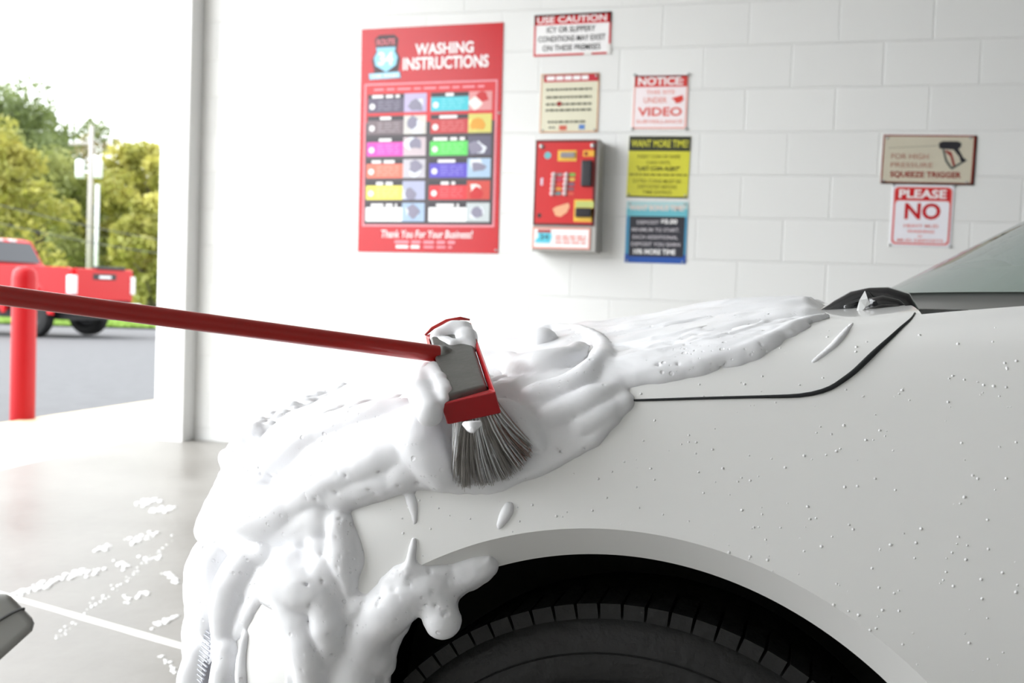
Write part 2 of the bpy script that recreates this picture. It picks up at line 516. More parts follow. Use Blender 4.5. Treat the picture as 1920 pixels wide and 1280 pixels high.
tag(gv.build('grass_verge', M['grass'], fix=False), 'strip of green grass beyond the parking lot behind the red pickup', 'grass', kind='stuff')

# ------------------------------------------------------------------ signs on the wall
_txt = {}
def text_mesh(s, bold=0.0):
    k = (s, bold)
    if k in _txt: return _txt[k]
    cu = bpy.data.curves.new('t', 'FONT')
    cu.body = s; cu.size = 1.0; cu.offset = bold; cu.resolution_u = 3
    ob = bpy.data.objects.new('t', cu)
    COL.objects.link(ob)
    dg = bpy.context.evaluated_depsgraph_get()
    me = bpy.data.meshes.new_from_object(ob.evaluated_get(dg))
    V = np.array([v.co[:2] for v in me.vertices]) if len(me.vertices) else np.zeros((0, 2))
    Fc = [tuple(p.vertices) for p in me.polygons]
    bpy.data.objects.remove(ob); bpy.data.curves.remove(cu); bpy.data.meshes.remove(me)
    lo, hi = V.min(0), V.max(0)
    _txt[k] = ((V-lo)/(hi-lo), Fc, (hi-lo)[0]/(hi-lo)[1])
    return _txt[k]

class Sign:
    """flat printed plate on the wall; u to the right, v down, both 0..1"""
    def __init__(self, name, corners, label, base, cat='sign', depth=DWALL, thick=0.004, rot=True, group=None):
        P = [on_y(x, y, depth) for x, y in corners]
        tl, tr, br, bl = P
        self.w = (np.linalg.norm(tr-tl)+np.linalg.norm(br-bl))/2
        self.h = (np.linalg.norm(bl-tl)+np.linalg.norm(br-tr))/2
        c = sum(P)/4
        ax = (tr-tl)/np.linalg.norm(tr-tl)+(br-bl)/np.linalg.norm(br-bl)
        ang = -math.atan2(ax[2], ax[0])
        self.thick = thick
        self.root = empty(name, (c[0], depth, c[2]), label, cat, group)
        self.root.rotation_euler = (0, ang if rot else 0, 0)
        self.layers = {}; self.n = 0; self.hold = False
        self.order = []
        if base is not None:
            b = MB(); b.box(-self.w/2, -thick, -self.h/2, self.w/2, -0.0005, self.h/2)
            self.plate = self._place(b, 'plate', base, bevel=0.001)
        self.zcount = 0.0
    def _place(self, mb, name, m, parent=None, bevel=0, smooth=False):
        o = mb.build(name, m, bevel=bevel, smooth=smooth)
        o.parent = parent or self.root
        return o
    def P(self, u, v, d):
        return ((u-0.5)*self.w, -self.thick-d, (0.5-v)*self.h)
    def layer(self, part, m, lvl=1):
        k = (part, self.n)
        if k not in self.layers:
            self.layers[k] = (MB(), m, lvl)
        return self.layers[k][0], self.layers[k][2]*0.0006
    def nxt(self):
        if not self.hold: self.n += 1
    def rect(self, part, m, u0, v0, u1, v1, lvl=1):
        self.nxt()
        mb, d = self.layer(part, m, lvl)
        mb.add([self.P(u0, v0, d), self.P(u1, v0, d), self.P(u1, v1, d), self.P(u0, v1, d)], [(0, 3, 2, 1)])
    def poly(self, part, m, pts, lvl=1):
        self.nxt()
        mb, d = self.layer(part, m, lvl)
        mb.add([self.P(u, v, d) for u, v in pts], [tuple(range(len(pts)))])
    def disc(self, part, m, u, v, r, lvl=1, n=18):
        k = self.w/self.h
        self.poly(part, m, [(u+r*math.cos(2*math.pi*i/n), v+r*k*math.sin(2*math.pi*i/n)) for i in range(n)], lvl)
    def frame(self, part, m, u0, v0, u1, v1, t, lvl=1):
        k = self.w/self.h
        self.nxt(); self.hold = True
        self.rect(part, m, u0, v0, u1, v0+t*k, lvl); self.rect(part, m, u0, v1-t*k, u1, v1, lvl)
        self.rect(part, m, u0, v0+t*k, u0+t, v1-t*k, lvl); self.rect(part, m, u1-t, v0+t*k, u1, v1-t*k, lvl)
        self.hold = False
    def text(self, part, m, s, u0, v0, u1, v1, bold=0.02, lvl=2, slant=0.0):
        self.nxt()
        V, Fc, _ = text_mesh(s, bold)
        mb, d = self.layer(part, m, lvl)
        mb.add([self.P(u0+(u1-u0)*(p[0]+slant*(p[1]-.5)), v1+(v0-v1)*p[1], d) for p in V], Fc)
    def dashes(self, part, m, u0, v0, u1, v1, lvl=2, word=0.09):
        """a line of print too small to read in the photograph"""
        u = u0
        self.nxt(); was = self.hold; self.hold = True
        while u < u1-0.01:
            w = min(u1-u, word*random.uniform(.5, 1.4))
            self.rect(part, m, u, v0, u+w, v1, lvl)
            u += w+word*0.22
        self.hold = was
    def bolts(self, uv, r=0.006):
        for u, v in uv:
            b = MB(); x, y, z = self.P(u, v, 0)
            b.lathe([(0, r), (0.003, r), (0.005, r*.6), (0.0052, 0.0001)], 12, (x, y, z), (0, -1, 0), (0, 0, 1))
            self._place(b, 'bolt', M['bolt'], smooth=True)
    def done(self):
        for (part, _k), (mb, m, lvl) in self.layers.items():
            o = mb.build(part, m, fix=False)
            o.parent = self.root

W_ = cmat((246, 244, 244)); RED = cmat((205, 28, 36)); BLK = cmat((34, 34, 38)); 
# --- big washing instructions poster
s = Sign('instruction_poster', [(683, 57), (948, 40), (931, 477), (667, 470)], 'tall red washing instructions poster with twelve coloured panels, leftmost on the white wall', cmat((196, 18, 30), .22), 'poster')
GREY = cmat((70, 62, 66)); PINKF = cmat((235, 150, 160))
s.text('heading', W_, 'WASHING', 0.39, 0.075, 0.80, 0.125, 0.03)
s.text('heading', W_, 'INSTRUCTIONS', 0.305, 0.135, 0.905, 0.19, 0.03)
# route shield emblem
s.poly('emblem', cmat((60, 24, 34)), [(0.10, .045), (.13, .03), (.24, .03), (.27, .05), (.26, .10), (.285, .14), (.27, .195), (.29, .20), (.29, .225), (.06, .225), (.06, .20), (.10, .195), (.08, .14), (.11, .10)], 1)
s.poly('shield', cmat((150, 214, 240)), [(.11, .085), (.25, .085), (.245, .105), (.265, .13), (.255, .165), (.185, .195), (.105, .165), (.095, .13), (.115, .105)], 2)
s.text('shield_lettering', cmat((236, 120, 130)), 'ROUTE', .115, .048, .245, .075, .02, 2)
s.text('shield_number', W_, '34', .125, .105, .235, .165, .04, 3)
s.poly('emblem_banner', cmat((150, 214, 240)), [(.06, .20), (.28, .195), (.29, .222), (.065, .226)], 2)
s.text('shield_number', W_, 'CAR WASH', .08, .203, .27, .219, .03, 3)
s.rect('inner_panel', cmat((214, 40, 46)), .045, .255, .955, .42, 1)
s.rect('lower_panel', GREY, .045, .42, .955, .875, 1)
s.frame('panel_border', PINKF, .03, .245, .97, .885, .012, 2)
s.dashes('small_print', PINKF, .10, .268, .88, .277, 3)
cells = [((92, 84, 106), (190, 178, 214)), ((70, 196, 210), (222, 150, 150)), ((120, 104, 110), (214, 210, 204)), ((196, 60, 62), (216, 206, 110)),
         ((232, 70, 184), (206, 190, 196)), ((92, 214, 92), (96, 92, 112)), ((244, 120, 96), (200, 196, 204)), ((92, 76, 196), (170, 196, 222)),
         ((246, 232, 96), (176, 180, 208)), ((222, 46, 54), (206, 70, 58)), ((250, 250, 250), (166, 190, 220)), ((250, 250, 250), (196, 204, 206))]
for i, (c, pc) in enumerate(cells):
    r, q = divmod(i, 2)
    u0 = .055+q*.455; u1 = u0+.425
    v0 = .293+r*.0972; v1 = v0+.083
    um = u0+.265
    s.rect('cell_title_bar', cmat((52, 46, 52)), u0, v0, um, v0+.02, 2)
    nm = 'colour_cell'
    cell = MB(); d = 3*.0006
    cell.add([s.P(u0, v0+.02, d), s.P(um, v0+.02, d), s.P(um, v1, d), s.P(u0, v1, d)], [(0, 3, 2, 1)])
    s._place(cell, 'colour_cell', cmat(c))
    pic = MB(); pic.add([s.P(um, v0, d), s.P(u1, v0, d), s.P(u1, v1, d), s.P(um, v1, d)], [(0, 3, 2, 1)])
    po = s._place(pic, 'picture', cmat(pc))
    rr = random.Random(i)
    for dk, cc in enumerate(((232, 236, 244), (140, 136, 156)) if i not in (1, 3, 9) else (((240, 236, 230), (200, 30, 34)) if i != 3 else ((226, 226, 120), (224, 160, 50)))):
        bl_ = MB(); uu = um+rr.uniform(.03, .1); vv = v0+rr.uniform(.02, .06)
        bl_.add([s.P(min(u1, max(um, uu+.05*math.cos(t)*rr.uniform(.6, 1.3))), min(v1, max(v0, vv+.028*math.sin(t)*rr.uniform(.6, 1.3))), d+.0006*(1+dk)) for t in np.linspace(0, 2*math.pi, 9)[:-1]], [tuple(range(8))])
        bl_.build('picture_detail', cmat(cc), fix=False).parent = po
    tw = [.2, .06, .08, .14, .09, .22, .19, .15, .12, .1, .19, .16][i]
    tc_ = (u0+um)/2
    s.dashes('cell_title', W_, tc_-tw/2, v0+.004, tc_+tw/2, v0+.017, 3)
    if i < 10:
        s.disc('cell_dot', W_, u0+.035, v0+.055, .02, 4)
        light = cmat(tuple(min(255, int(x*.75+70)) for x in c))
        s.nxt(); s.hold = True
        for k in range(4):
            s.dashes('cell_print', light, u0+.075, v0+.030+k*.012, um-.03, v0+.035+k*.012, 4, .05)
        s.hold = False
s.text('thanks_lettering', W_, 'Thank You For Your Business!', .17, .90, .82, .935, .012, 2, slant=.01)
s.dashes('small_print', PINKF, .27, .947, .70, .96, 3)
s.dashes('footer_print', W_, .28, .968, .45, .982, 3)
s.dashes('small_print', PINKF, .48, .97, .68, .98, 3)
s.bolts([(.985, .985), (.985, .39)])
s.done()
# --- caution sign
s = Sign('caution_sign', [(1003, 29), (1149, 22), (1143, 101), (1000, 107)], 'white sign with red USE CAUTION header about icy conditions, topmost on the wall', W_)
s.rect('header', RED, 0, 0, 1, .25, 1)
s.text('header_lettering', W_, 'USE CAUTION', .04, .05, .94, .21, .02)
s.frame('border', RED, 0, .0, 1, 1, .025, 1)
s.text('lettering', BLK, 'ICY OR SLIPPERY', .17, .30, .80, .44, .012)
s.text('lettering', BLK, 'CONDITIONS MAY EXIST', .06, .52, .93, .66, .012)
s.text('lettering', BLK, 'ON THESE PREMISES', .12, .74, .87, .88, .012)
s.rect('worn_patch', cmat((236, 234, 230)), .66, .93, .76, 1.0, 3)
s.rect('worn_patch', cmat((236, 234, 230)), .955, .76, 1.0, 1.0, 3)
s.done()
# --- cream sign
CREAM = cmat((226, 222, 198)); DK = cmat((92, 92, 72))
s = Sign('notice_board', [(1016, 140), (1124, 136), (1121, 248), (1011, 249)], 'cream sign with thin red header and lines of small print above the payment box', CREAM)
s.rect('header', cmat((196, 44, 60)), .05, .01, .99, .14, 1)
s.dashes('header_lettering', W_, .10, .04, .84, .11, 2, .1)
s.frame('border', cmat((214, 160, 120)), 0, 0, 1, 1, .02, 1)
for v in (.25, .38, .50, .60): s.dashes('lettering', DK, .10, v, .88, v+.035, 2, .07)
s.disc('red_spot', cmat((150, 30, 24)), .33, .51, .04, 3)
s.dashes('lettering', DK, .14, .80, .80, .835, 2, .07)
s.rect('red_card_mark', cmat((210, 96, 76)), .34, .88, .47, .96, 2)
s.rect('blue_card_mark', cmat((88, 130, 196)), .68, .87, .78, .95, 2)
s.dashes('lettering', DK, .16, .90, .27, .925, 2, .05)
s.bolts([(.05, .05), (.95, .05), (.05, .96), (.95, .96)])
s.done()
# --- video notice
PR = cmat((228, 84, 70)); 
s = Sign('surveillance_sign', [(1188, 140), (1291, 139), (1289, 242), (1186, 243)], 'small white and red NOTICE sign about video surveillance above the yellow sign', cmat((250, 238, 240)))
s.rect('header', cmat((218, 70, 66)), .02, .02, .98, .23, 1)
s.text('header_lettering', W_, 'NOTICE:', .08, .05, .90, .20, .03)
s.frame('border', cmat((240, 170, 156)), 0.01, .02, .99, .99, .025, 1)
s.text('small_lettering', cmat((236, 150, 136)), 'THIS SITE', .24, .29, .76, .36, .008)
s.text('small_lettering', cmat((236, 150, 136)), 'UNDER', .20, .42, .62, .52, .008)
s.poly('camera_symbol', cmat((220, 70, 60)), [(.70, .44), (.90, .38), (.92, .47), (.86, .52), (.78, .53), (.76, .48)], 2)
s.text('lettering', PR, 'VIDEO', .10, .60, .90, .76, .022)
s.text('small_lettering', cmat((236, 150, 136)), 'SURVEILLANCE', .08, .83, .92, .89, .008)
s.bolts([(.01, .01), (.99, .01), (.01, .99), (.99, .99)], .007)
s.done()
# --- yellow sign
YEL = cmat((214, 210, 62)); OLV = cmat((138, 134, 34))
s = Sign('time_sign', [(1178, 255), (1294, 256), (1291, 372), (1177, 370)], 'yellow WANT MORE TIME sign with black header, above the blue sign', YEL)
s.rect('header', cmat((48, 50, 38)), .0, .0, 1, .24, 1)
s.text('header_lettering', YEL, 'WANT MORE TIME?', .04, .06, .97, .18, .02)
s.text('lettering', OLV, 'INSERT COIN OR SWIPE', .15, .30, .85, .36, .01)
s.text('lettering', OLV, 'CARD UNTIL', .30, .40, .70, .455, .01)
s.text('bold_lettering', cmat((40, 40, 20)), '"LAST COIN ALERT"', .15, .49, .85, .56, .02)
s.dashes('lettering', OLV, .03, .61, .97, .64, 2, .08)
s.text('lettering', OLV, 'EXTRA COINS MUST BE', .10, .70, .88, .76, .01)
s.text('lettering', OLV, 'DEPOSITED BEFORE', .18, .79, .82, .85, .01)
s.text('lettering', OLV, 'TIME EXPIRES', .26, .88, .74, .94, .01)
s.rect('header', cmat((48, 50, 38)), .0, .975, 1, 1, 1)
s.bolts([(.04, .95), (.96, .95)], .005)
s.done()
# --- blue sign
s = Sign('bonus_sign', [(1175, 378), (1291, 378), (1285, 495), (1172, 491)], 'blue sign with black panel offering bonus time, lowest of its column', cmat((70, 150, 190)))
s.rect('pale_top', cmat((176, 212, 214)), 0, 0, 1, .12, 1); s.rect('aqua_band', cmat((110, 190, 204)), 0, .12, 1, .24, 1)
s.rect('blue_bottom', cmat((34, 84, 170)), 0, .86, 1, 1, 1)
s.text('header_lettering', cmat((240, 214, 206)), 'WANT BONUS TIME?', .05, .06, .95, .15, .02)
s.rect('black_panel', cmat((44, 44, 54)), .06, .24, .96, .90, 2)
L = cmat((206, 200, 206))
s.text('lettering', L, 'DEPOSIT', .18, .31, .54, .37, .012, 3); s.text('bold_lettering', W_, '$5.00', .57, .285, .84, .37, .035, 3)
s.text('lettering', L, 'MINIMUM TO START.', .10, .43, .88, .49, .012, 3)
s.text('lettering', L, 'EACH ADDITIONAL', .12, .55, .86, .61, .012, 3)
s.text('lettering', L, 'DEPOSIT YOU EARN', .10, .665, .90, .725, .012, 3)
s.text('bold_lettering', W_, '10% MORE TIME', .14, .775, .83, .86, .035, 3)
s.bolts([(.05, .04), (.95, .04), (.04, .97), (.95, .97)], .005)
s.done()
# --- squeeze trigger sign
TAN = cmat((205, 198, 178)); BRN = cmat((140, 44, 36))
s = Sign('trigger_sign', [(1655, 252), (1832, 255), (1826, 347), (1652, 345)], 'tan SQUEEZE TRIGGER sign with brown frame and picture of a spray gun', TAN)
s.frame('border', BRN, 0, 0, 1, 1, .016, 1); s.rect('border', BRN, .965, 0, 1, 1, 1); s.rect('border', BRN, 0, .955, 1, 1, 1)
s.text('lettering', cmat((180, 128, 112)), 'FOR HIGH', .10, .38, .50, .49, .004)
s.text('lettering', cmat((180, 128, 112)), 'PRESSURE', .10, .56, .55, .66, .004)
s.text('bold_lettering', cmat((150, 34, 26)), 'SQUEEZE TRIGGER', .10, .74, .86, .88, .025)
s.poly('gun_body', cmat((40, 40, 46)), [(.60, .16), (.64, .12), (.80, .12), (.84, .16), (.835, .24), (.81, .27), (.87, .45), (.91, .50), (.88, .54), (.84, .52), (.83, .44), (.76, .29), (.61, .27)], 2)
s.poly('gun_trigger', cmat((150, 60, 54)), [(.68, .30), (.74, .34), (.79, .60), (.77, .64), (.73, .42), (.67, .33)], 2)
s.poly('gun_guard', cmat((86, 92, 88)), [(.64, .28), (.66, .28), (.70, .50), (.755, .64), (.86, .52), (.88, .54), (.76, .69), (.735, .66), (.68, .52)], 2)
s.poly('gun_lance', cmat((170, 166, 150)), [(.06, .262), (.60, .205), (.60, .22), (.06, .275)], 2)
s.bolts([(.04, .06), (.93, .05), (.03, .94), (.92, .94)], .006)
s.done()
# --- please no mud
s = Sign('mud_sign', [(1674, 346), (1789, 349), (1783, 463), (1667, 461)], 'white PLEASE NO heavy mud washing sign with red border under the tan sign', cmat((238, 236, 242)))
PB = cmat((224, 90, 84))
def rrect(u0, v0, u1, v1, r, n=5):
    pts = []
    for cx_, cy_, a0 in ((u1-r, v0+r, -90), (u1-r, v1-r, 0), (u0+r, v1-r, 90), (u0+r, v0+r, 180)):
        for k in range(n+1):
            a = math.radians(a0+90*k/n); pts.append((cx_+r*math.cos(a), cy_+r*math.sin(a)))
    return pts[::-1]
s.poly('border', PB, rrect(.03, .03, .97, .97, .07), 1)
s.poly('white_field', cmat((240, 238, 244)), rrect(.06, .255, .94, .945, .06), 2)
s.poly('header', cmat((206, 22, 30)), [(.06, .24), (.06, .10), (.10, .055), (.90, .055), (.94, .10), (.94, .24)][::-1], 2)
s.text('header_lettering', W_, 'PLEASE', .11, .07, .88, .215, .03, 3)
s.text('big_lettering', cmat((196, 20, 28)), 'NO', .22, .29, .80, .56, .03, 3)
s.text('lettering', cmat((224, 96, 86)), 'HEAVY MUD', .22, .64, .78, .69, .01, 3)
s.text('lettering', cmat((224, 96, 86)), 'WASHING', .28, .73, .72, .78, .01, 3)
s.text('lettering', cmat((224, 96, 86)), 'or', .46, .82, .54, .85, .01, 3)
s.text('lettering', cmat((224, 96, 86)), 'MUD DEPOSITS', .13, .88, .87, .93, .01, 3)
s.bolts([(.01, .0), (.99, .0), (.01, .99), (.99, .99)], .006)
s.done()
# --- payment box
BD = 0.12
s = Sign('payment_box', [(1003, 262), (1121, 260), (1113, 474), (996, 470)], 'red wall mounted payment box with buttons, card slot and white label', None, 'payment box', depth=DWALL-BD, thick=0.0)
s.root.location.y = DWALL
s.thick = BD
w, h = s.w, s.h
b = MB(); b.box(-w/2, -BD, -h/2, w/2+.012, -.0005, h/2); s._place(b, 'cabinet', mat('grey_cabinet_metal', (.42, .41, .39), .4, metal=.3), bevel=.006)
b = MB(); b.box(-w/2+.006, -BD-.008, -h/2+.235*h, w/2-.004, -BD+.01, h/2-.004); s._place(b, 'face_panel', cmat((206, 34, 36), .35), bevel=.004)
s.thick = BD+.008
s.frame('face_frame', cmat((96, 20, 24)), .02, .01, .985, .765, .03, 1)
s.disc('round_sticker', cmat((112, 190, 196)), .22, .145, .055, 1)
s.rect('display_surround', cmat((236, 190, 70)), .38, .10, .68, .195, 1)
b = MB(); b.box(*[a for a in (s.P(.43, .165, .008)[0], -s.thick-.008, s.P(.43, .165, 0)[2])], s.P(.65, 0, 0)[0], -s.thick+.001, s.P(0, .12, 0)[2]); s._place(b, 'display', cmat((148, 144, 150), .2))
s.rect('coin_surround', cmat((236, 176, 60)), .78, .10, .98, .155, 1); s.disc('coin_slot', cmat((150, 40, 20)), .83, .13, .03, 2)
b = MB(); x0, _, z1 = s.P(.77, .19, 0); x1, _, z0 = s.P(.94, .42, 0); b.box(x0, -s.thick-.02, z0, x1, -s.thick+.001, z1); s._place(b, 'card_reader', cmat((42, 42, 48), .35), bevel=.006)
bc = [(150, 130, 130), (190, 60, 90), (220, 70, 60), (220, 150, 60), (90, 140, 140), (120, 180, 80), (216, 180, 80), (120, 100, 120), (130, 90, 100), (220, 90, 70)]
for k in range(10):
    q, r = divmod(k, 5)
    u = .33+q*.2-.004*r; v = .315+r*.042
    b = MB(); x, y, z = s.P(u, v, 0)
    b.lathe([(0, .012), (.006, .012), (.008, .009), (.0082, .0001)], 14, (x, y, z), (0, -1, 0), (0, 0, 1))
    s._place(b, 'button', cmat((206, 186, 186)), smooth=True)
    b = MB(); x0, _, z1 = s.P(u+.05, v-.014, 0); x1, _, z0 = s.P(u+.14, v+.014, 0); b.box(x0, -s.thick-.002, z0, x1, -s.thick+.001, z1)
    s._place(b, 'button_label', cmat(bc[k]))
s.rect('bill_surround', cmat((236, 190, 70)), .67, .535, .985, .73, 1); s.rect('bill_label', cmat((196, 204, 120)), .70, .55, .98, .605, 2)
b = MB(); x0, _, z1 = s.P(.70, .61, 0); x1, _, z0 = s.P(.95, .69, 0); b.box(x0, -s.thick-.014, z0, x1, -s.thick+.001, z1); s._place(b, 'bill_slot', cmat((32, 28, 34), .3), bevel=.004)
s.poly('sponge_picture', cmat((236, 176, 136)), [(.33, .62), (.38, .60), (.58, .565), (.60, .60), (.56, .65), (.46, .69), (.38, .68)][::-1], 1)
s.rect('white_mark', cmat((226, 206, 220)), .12, .345, .16, .41, 1)
s.disc('lock', cmat((60, 40, 40)), .12, .68, .035, 1)
for u, v in ((.12, .065), (.93, .06)):
    b = MB(); x, y, z = s.P(u, v, 0); b.lathe([(0, .012), (.004, .012), (.007, .007), (.0072, .0001)], 12, (x, y, z), (0, -1, 0), (0, 0, 1)); s._place(b, 'bolt', M['bolt'], smooth=True)
# label below
b = MB(); x0, _, z1 = s.P(.015, .785, 0); x1, _, z0 = s.P(.94, .975, 0); b.box(x0, -BD-.003, z0, x1, -BD+.001, z1); s._place(b, 'label_plate', W_, bevel=.001)
s.thick = BD+.003
s.frame('label_border', cmat((226, 120, 90)), .015, .785, .94, .975, .02, 1)
s.poly('label_shield', cmat((98, 206, 226)), [(.10, .83), (.31, .83), (.33, .87), (.30, .925), (.10, .925), (.05, .915), (.11, .87)][::-1], 1)
s.rect('label_red_bar', cmat((180, 50, 40)), .10, .805, .31, .832, 2); s.text('label_number', cmat((60, 120, 140)), '34', .14, .845, .28, .895, .03, 2)
for v in (.855, .88, .91): s.dashes('label_print', cmat((236, 150, 140)), .39, v, .87, v+.016, 2, .12)
s.done()

# ------------------------------------------------------------------ the white car
YS, YC = 0.95, 1.85           # near side, centre line
ARCH_C = (-0.1590, 0.2805); R_IN, R_OUT = 0.3681, 0.3995
X0N, LN = -0.44, 0.50         # nose rounding starts / length

def interp(x, xs, ys):
    """smooth monotone cubic"""
    xs = np.array(xs); ys = np.array(ys)
    d = np.gradient(ys, xs)
    x = np.clip(x, xs[0], xs[-1])
    i = int(np.clip(np.searchsorted(xs, x)-1, 0, len(xs)-2))
    h = xs[i+1]-xs[i]; t = (x-xs[i])/h
    return (2*t**3-3*t*t+1)*ys[i]+(t**3-2*t*t+t)*h*d[i]+(-2*t**3+3*t*t)*ys[i+1]+(t**3-t*t)*h*d[i+1]

def inset(X):
    q = (X0N-X)/LN
    if q <= 0: return 0.0
    q = min(q, 1.0)
    return (YC-YS)*(1-math.sqrt(max(0, 1-q*q)))

def z_edge(X):     # height where side turns into hood
    return interp(X, [-.95, -.85, -.7, -.5, -.3, -.1, .05, .12, .2, .4, .8, 1.6, 3.0], [.50, .61, .70, .765, .812, .86, .8835, .8935, .9035, .925, .955, .985, 1.0])
def crown(X):
    return interp(X, [-.95, -.5, -.2, .1, .3], [.03, .045, .035, .012, .01])
def z_crease(X):
    base = interp(X, [-1, -.2, -.03, .05, .18, .6, 1.5, 3], [.715, .795, .8105, .8165, .8215, .84, .87, .89])
    return min(base, z_edge(X)-.04)
def off(z):
    if z > .60: return .055*((z-.60)/.24)**2
    return .05*((.60-z)/.45)**2
def y_side(X, z):
    X = X-.34*max(0.0, z-.47) if X < X0N+.15 else X-.34*max(0.0, z-.47)*max(0, (X0N+.25-X)/.1)
    return YS + off(z)*(1-min(1, inset(X)/.9)) + inset(X)

def catmull(P, n):
    P = [np.array(p, float) for p in P]
    P = [2*P[0]-P[1]]+P+[2*P[-1]-P[-2]]
    out = []
    m = len(P)-3
    for k in range(n):
        t = k/(n-1)*m; i = min(int(t), m-1); t -= i
        a, b, c, d = P[i:i+4]
        out.append(.5*((2*b)+(-a+c)*t+(2*a-5*b+4*c-d)*t*t+(-a+3*b-3*c+d)*t**3))
    return out

NU = 60
def upper(X):
    """points from crease up and across the hood to the centre line"""
    zc, ze = z_crease(X), z_edge(X)
    y0 = y_side(X, zc); Wd = YC-y0; cr = crown(X)
    k = min(1.0, Wd/.5)
    ctrl = [(0, zc), (.014*k, zc+.35*(ze-zc)), (.035*k, zc+.72*(ze-zc)), (.075*k, ze-.004), (.15*k, ze+.006), (.35*Wd+.05*k, ze+.006+.6*cr), (.7*Wd, ze+.95*cr), (Wd, ze+cr+.002)]
    return [(X, y0+d, z) for d, z in catmull(ctrl, NU)]

car = empty('car', (0.6, YC, floor_z(1.85)), 'white car front end half covered in soap foam, nearest to the viewer', 'car')
XS = np.r_[X0N-LN*np.sin(np.linspace(math.pi/2, 0, 75)), np.arange(X0N+.007, .30, .006), np.linspace(.32, 3.4, 60)]
NZ = 112
ZB = 0.17
side_v, ok = [], []
for X in XS:
    zc = z_crease(X)
    for j in range(NZ):
        z = ZB+(zc-ZB)*j/(NZ-1)
        side_v.append([X, 0, z])
side_v = np.array(side_v).reshape(len(XS), NZ, 3)
# cut the wheel arch, snapping grid points onto the outer circle
dx = side_v[..., 0]-ARCH_C[0]; dz = side_v[..., 2]-ARCH_C[1]; rr_ = np.hypot(dx, dz)
inside = rr_ < R_OUT
keep = np.ones((len(XS)-1, NZ-1), bool)
quad_in = inside[:-1, :-1].astype(int)+inside[1:, :-1]+inside[1:, 1:]+inside[:-1, 1:]
keep[quad_in == 4] = False
near = np.zeros_like(inside)
near[:-1, :-1] |= keep; near[1:, :-1] |= keep; near[1:, 1:] |= keep; near[:-1, 1:] |= keep
snap = inside & near
f_ = R_OUT/np.maximum(rr_, 1e-6)
side_v[..., 0] = np.where(snap, ARCH_C[0]+dx*f_, side_v[..., 0])
side_v[..., 2] = np.where(snap, ARCH_C[1]+dz*f_, side_v[..., 2])
for i in range(side_v.shape[0]):
    for j in range(NZ):
        side_v[i, j, 1] = y_side(side_v[i, j, 0], side_v[i, j, 2])
up = np.array([upper(X) for X in XS])

def mirror(P):
    Q = P.copy(); Q[..., 1] = 2*YC-Q[..., 1]; return Q
def grid_mb(P, keepq=None, mir=False):
    m_ = MB(); n, mm = P.shape[:2]
    fs = []
    for i in range(n-1):
        for j in range(mm-1):
            if keepq is None or keepq[i, j]:
                f = (i*mm+j, i*mm+j+1, (i+1)*mm+j+1, (i+1)*mm+j)
                if mir: f = f[::-1]
                fs.append(f[::-1])
    m_.add(P.reshape(-1, 3), fs)
    return m_
# full upper sheet, divided into hood / fender / cowl opening
X_SHUT = [(.012, .8165), (.037, .8359), (.0588, .8591), (.0805, .8795), (.0956, .8908)]
def shut_x(z):
    return float(np.interp(z, [p[1] for p in X_SHUT], [p[0] for p in X_SHUT]))
def hood_rear(y):      # rear edge of the hood on top, curved towards the glass
    t = (YC-y)/(YC-YS-.1)
    return .105-.02*(1-t*t)
HK = np.zeros((len(XS)-1, NU-1), bool)
CK = np.zeros_like(HK)
for i in range(len(XS)-1):
    for j in range(NU-1):
        c = up[i:i+2, j:j+2].reshape(-1, 3).mean(0)
        if c[1] < y_side(c[0], z_crease(c[0]))+.10:
            HK[i, j] = c[0] < shut_x(c[2])
        else:
            HK[i, j] = c[0] < hood_rear(c[1])
            CK[i, j] = c[0] >= hood_rear(c[1])
FK = ~HK & ~CK
whole = grid_mb(np.concatenate([side_v, up[:, 1:]], 1), np.concatenate([keep, np.ones((len(XS)-1, NU-1), bool)], 1))
wm = whole.mesh('w', True)
wm_norm = np.zeros(len(wm.vertices)*3); wm.vertices.foreach_get('normal', wm_norm); wm_norm = wm_norm.reshape(len(XS), -1, 3)
n_side, n_up = wm_norm[:, :NZ], wm_norm[:, NZ-1:]
wv = [v.co.copy() for v in wm.vertices]; wp_ = [tuple(p.vertices) for p in wm.polygons]
# closed over the arch opening, for laying the foam
nb0 = len(wv)
for i in range(13):
    for j in range(37):
        a_ = math.radians(-16+212*j/36); r_ = R_OUT*(1-i/12.0)
        xo_, zo_ = ARCH_C[0]+R_OUT*math.cos(a_), ARCH_C[1]+R_OUT*math.sin(a_)
        wv.append(Vector((ARCH_C[0]+r_*math.cos(a_), y_side(xo_, zo_)+.028*min(1, i/1.0), ARCH_C[1]+r_*math.sin(a_))))
for i in range(12):
    for j in range(36):
        q_ = nb0+i*37+j; wp_.append((q_, q_+1, q_+38, q_+37))
BODY = BVHTree.FromPolygons(wv, wp_)

